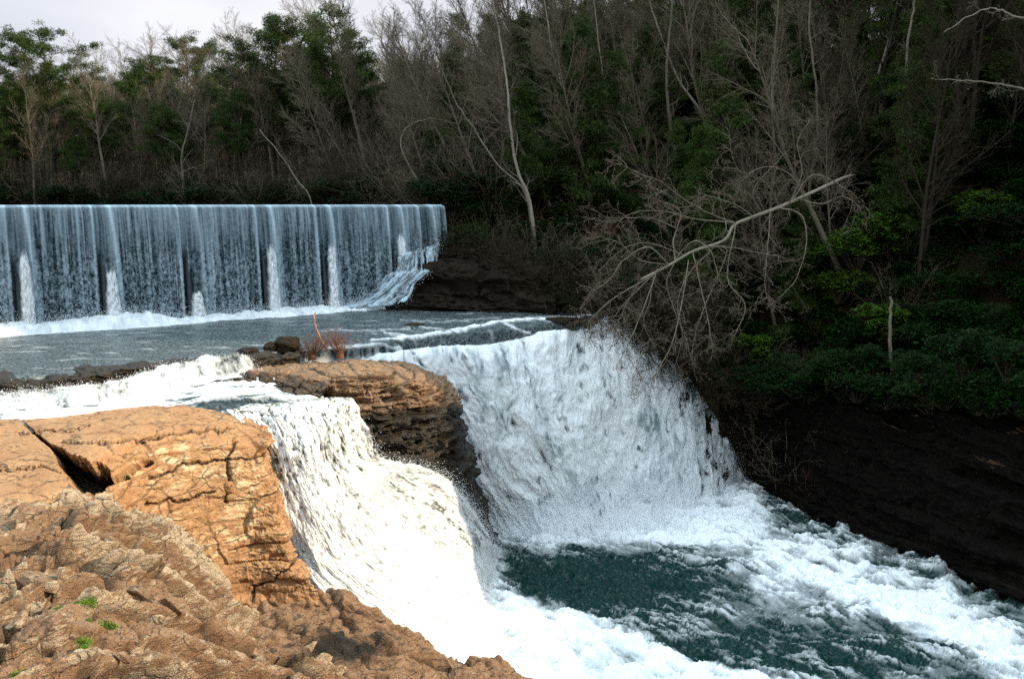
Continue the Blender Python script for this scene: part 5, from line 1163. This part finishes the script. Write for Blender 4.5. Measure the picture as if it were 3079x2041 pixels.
for px_, py_, s_ in ((42, 590, .16), (84, 604, .18), (95, 616, .15), (112, 620, .16), (80, 646, .14), (16, 668, .2), (62, 600, .12), (88, 634, .12)):
    i = np.argmin((SPX - px_) ** 2 + (SPY - py_) ** 2); pt_ = SG.reshape(-1, 3)[i]
    V, Fq = leafcloud(Rm, np.array([[0, 0, 0.]] * 6) + Rm.normal(0, s_ * .5, (6, 3)) * np.array([1, 1, .2]), 130, np.full(6, s_ * .45), .035, flat=.6, aspect=2.5)
    o = put('moss_tuft', mesh_np('moss_tuft', V, Fq, M_MOSS, smooth=False), None, pt_ + np.array([0, 0, .03])); k += 1
    tag(o, 'small green moss tuft in a crack of the front sandstone shelf', 'moss', 'moss tufts on the front shelf')

# loose broken slabs lying on the front shelf
import bmesh
def slab(seed, L_, W_, T_):
    R2 = np.random.default_rng(seed); bm = bmesh.new()
    n = 9; a0 = np.sort(R2.random(n) * 6.283)
    for a in a0:
        r = R2.uniform(.75, 1.1)
        for zz, k_ in ((-T_ / 2, 1.0), (T_ / 2, R2.uniform(.82, .97))): bm.verts.new((math.cos(a) * L_ * r * k_, math.sin(a) * W_ * r * k_, zz + R2.normal(0, T_ * .08)))
    bmesh.ops.convex_hull(bm, input=bm.verts[:]); bmesh.ops.bevel(bm, geom=bm.edges[:], offset=.012, segments=1, affect='EDGES')
    bmesh.ops.triangulate(bm, faces=bm.faces[:]); bmesh.ops.subdivide_edges(bm, edges=bm.edges[:], cuts=2, use_grid_fill=True)
    for v in bm.verts: v.co += Vector((.012, .012, .012)) * float(vnoise(np.array([v.co.x * 9]), v.co.y * 9, v.co.z * 9 + seed, 7)[0])
    me = bpy.data.meshes.new('loose_stone'); bm.to_mesh(me); bm.free(); me.materials.append(M_ROCKF)
    for k_ in ('pale', 'wet', 'crack'):
        at = me.attributes.new(k_, 'FLOAT', 'POINT')
        if k_ == 'pale': at.data.foreach_set('value', np.full(len(me.vertices), .12, np.float32))
    return me
SL = [slab(700 + i, *d) for i, d in enumerate([(.42, .26, .14), (.30, .24, .10), (.55, .30, .16), (.22, .17, .11)])]
gy, gx = np.gradient(SG, axis=0), np.gradient(SG, axis=1)
for i, (px_, py_, k_, s_) in enumerate([(30, 525, 0, 1.1), (70, 520, 1, 1.0), (118, 540, 2, .9), (150, 560, 0, .9), (90, 560, 3, 1.2), (40, 560, 2, 1.0), (175, 600, 1, 1.1), (130, 610, 0, .8), (20, 610, 1, .9), (205, 625, 3, 1.3),
        (160, 645, 2, .7), (230, 650, 0, .9), (120, 655, 1, .7), (262, 640, 1, 1.1), (60, 635, 3, .8), (190, 662, 1, .7)]):
    j_ = np.argmin((SPX - px_) ** 2 + (SPY - py_) ** 2); r_i, c_i = divmod(int(j_), SG.shape[1]); p_ = SG[r_i, c_i]
    nrm = unit(np.cross(SG[r_i, min(c_i + 14, SG.shape[1] - 1)] - SG[r_i, max(c_i - 14, 0)], SG[min(r_i + 14, SG.shape[0] - 1), c_i] - SG[max(r_i - 14, 0), c_i])); nrm = nrm if nrm[2] > 0 else -nrm
    o = put('loose_stone', SL[k_], None, p_ + nrm * .10); o.scale = (s_ * 1.15, s_ * 1.15, s_ * 1.15)
    o.rotation_mode = 'QUATERNION'; o.rotation_quaternion = Vector(unit(nrm + np.array([0, 0, .5]))).to_track_quat('Z', 'Y') @ Vector((0, 0, 1)).rotation_difference(Vector((0, 0, 1)))
    tag(o, 'loose broken sandstone slab lying on the rugged front shelf', 'rock', 'loose slabs on the front shelf')
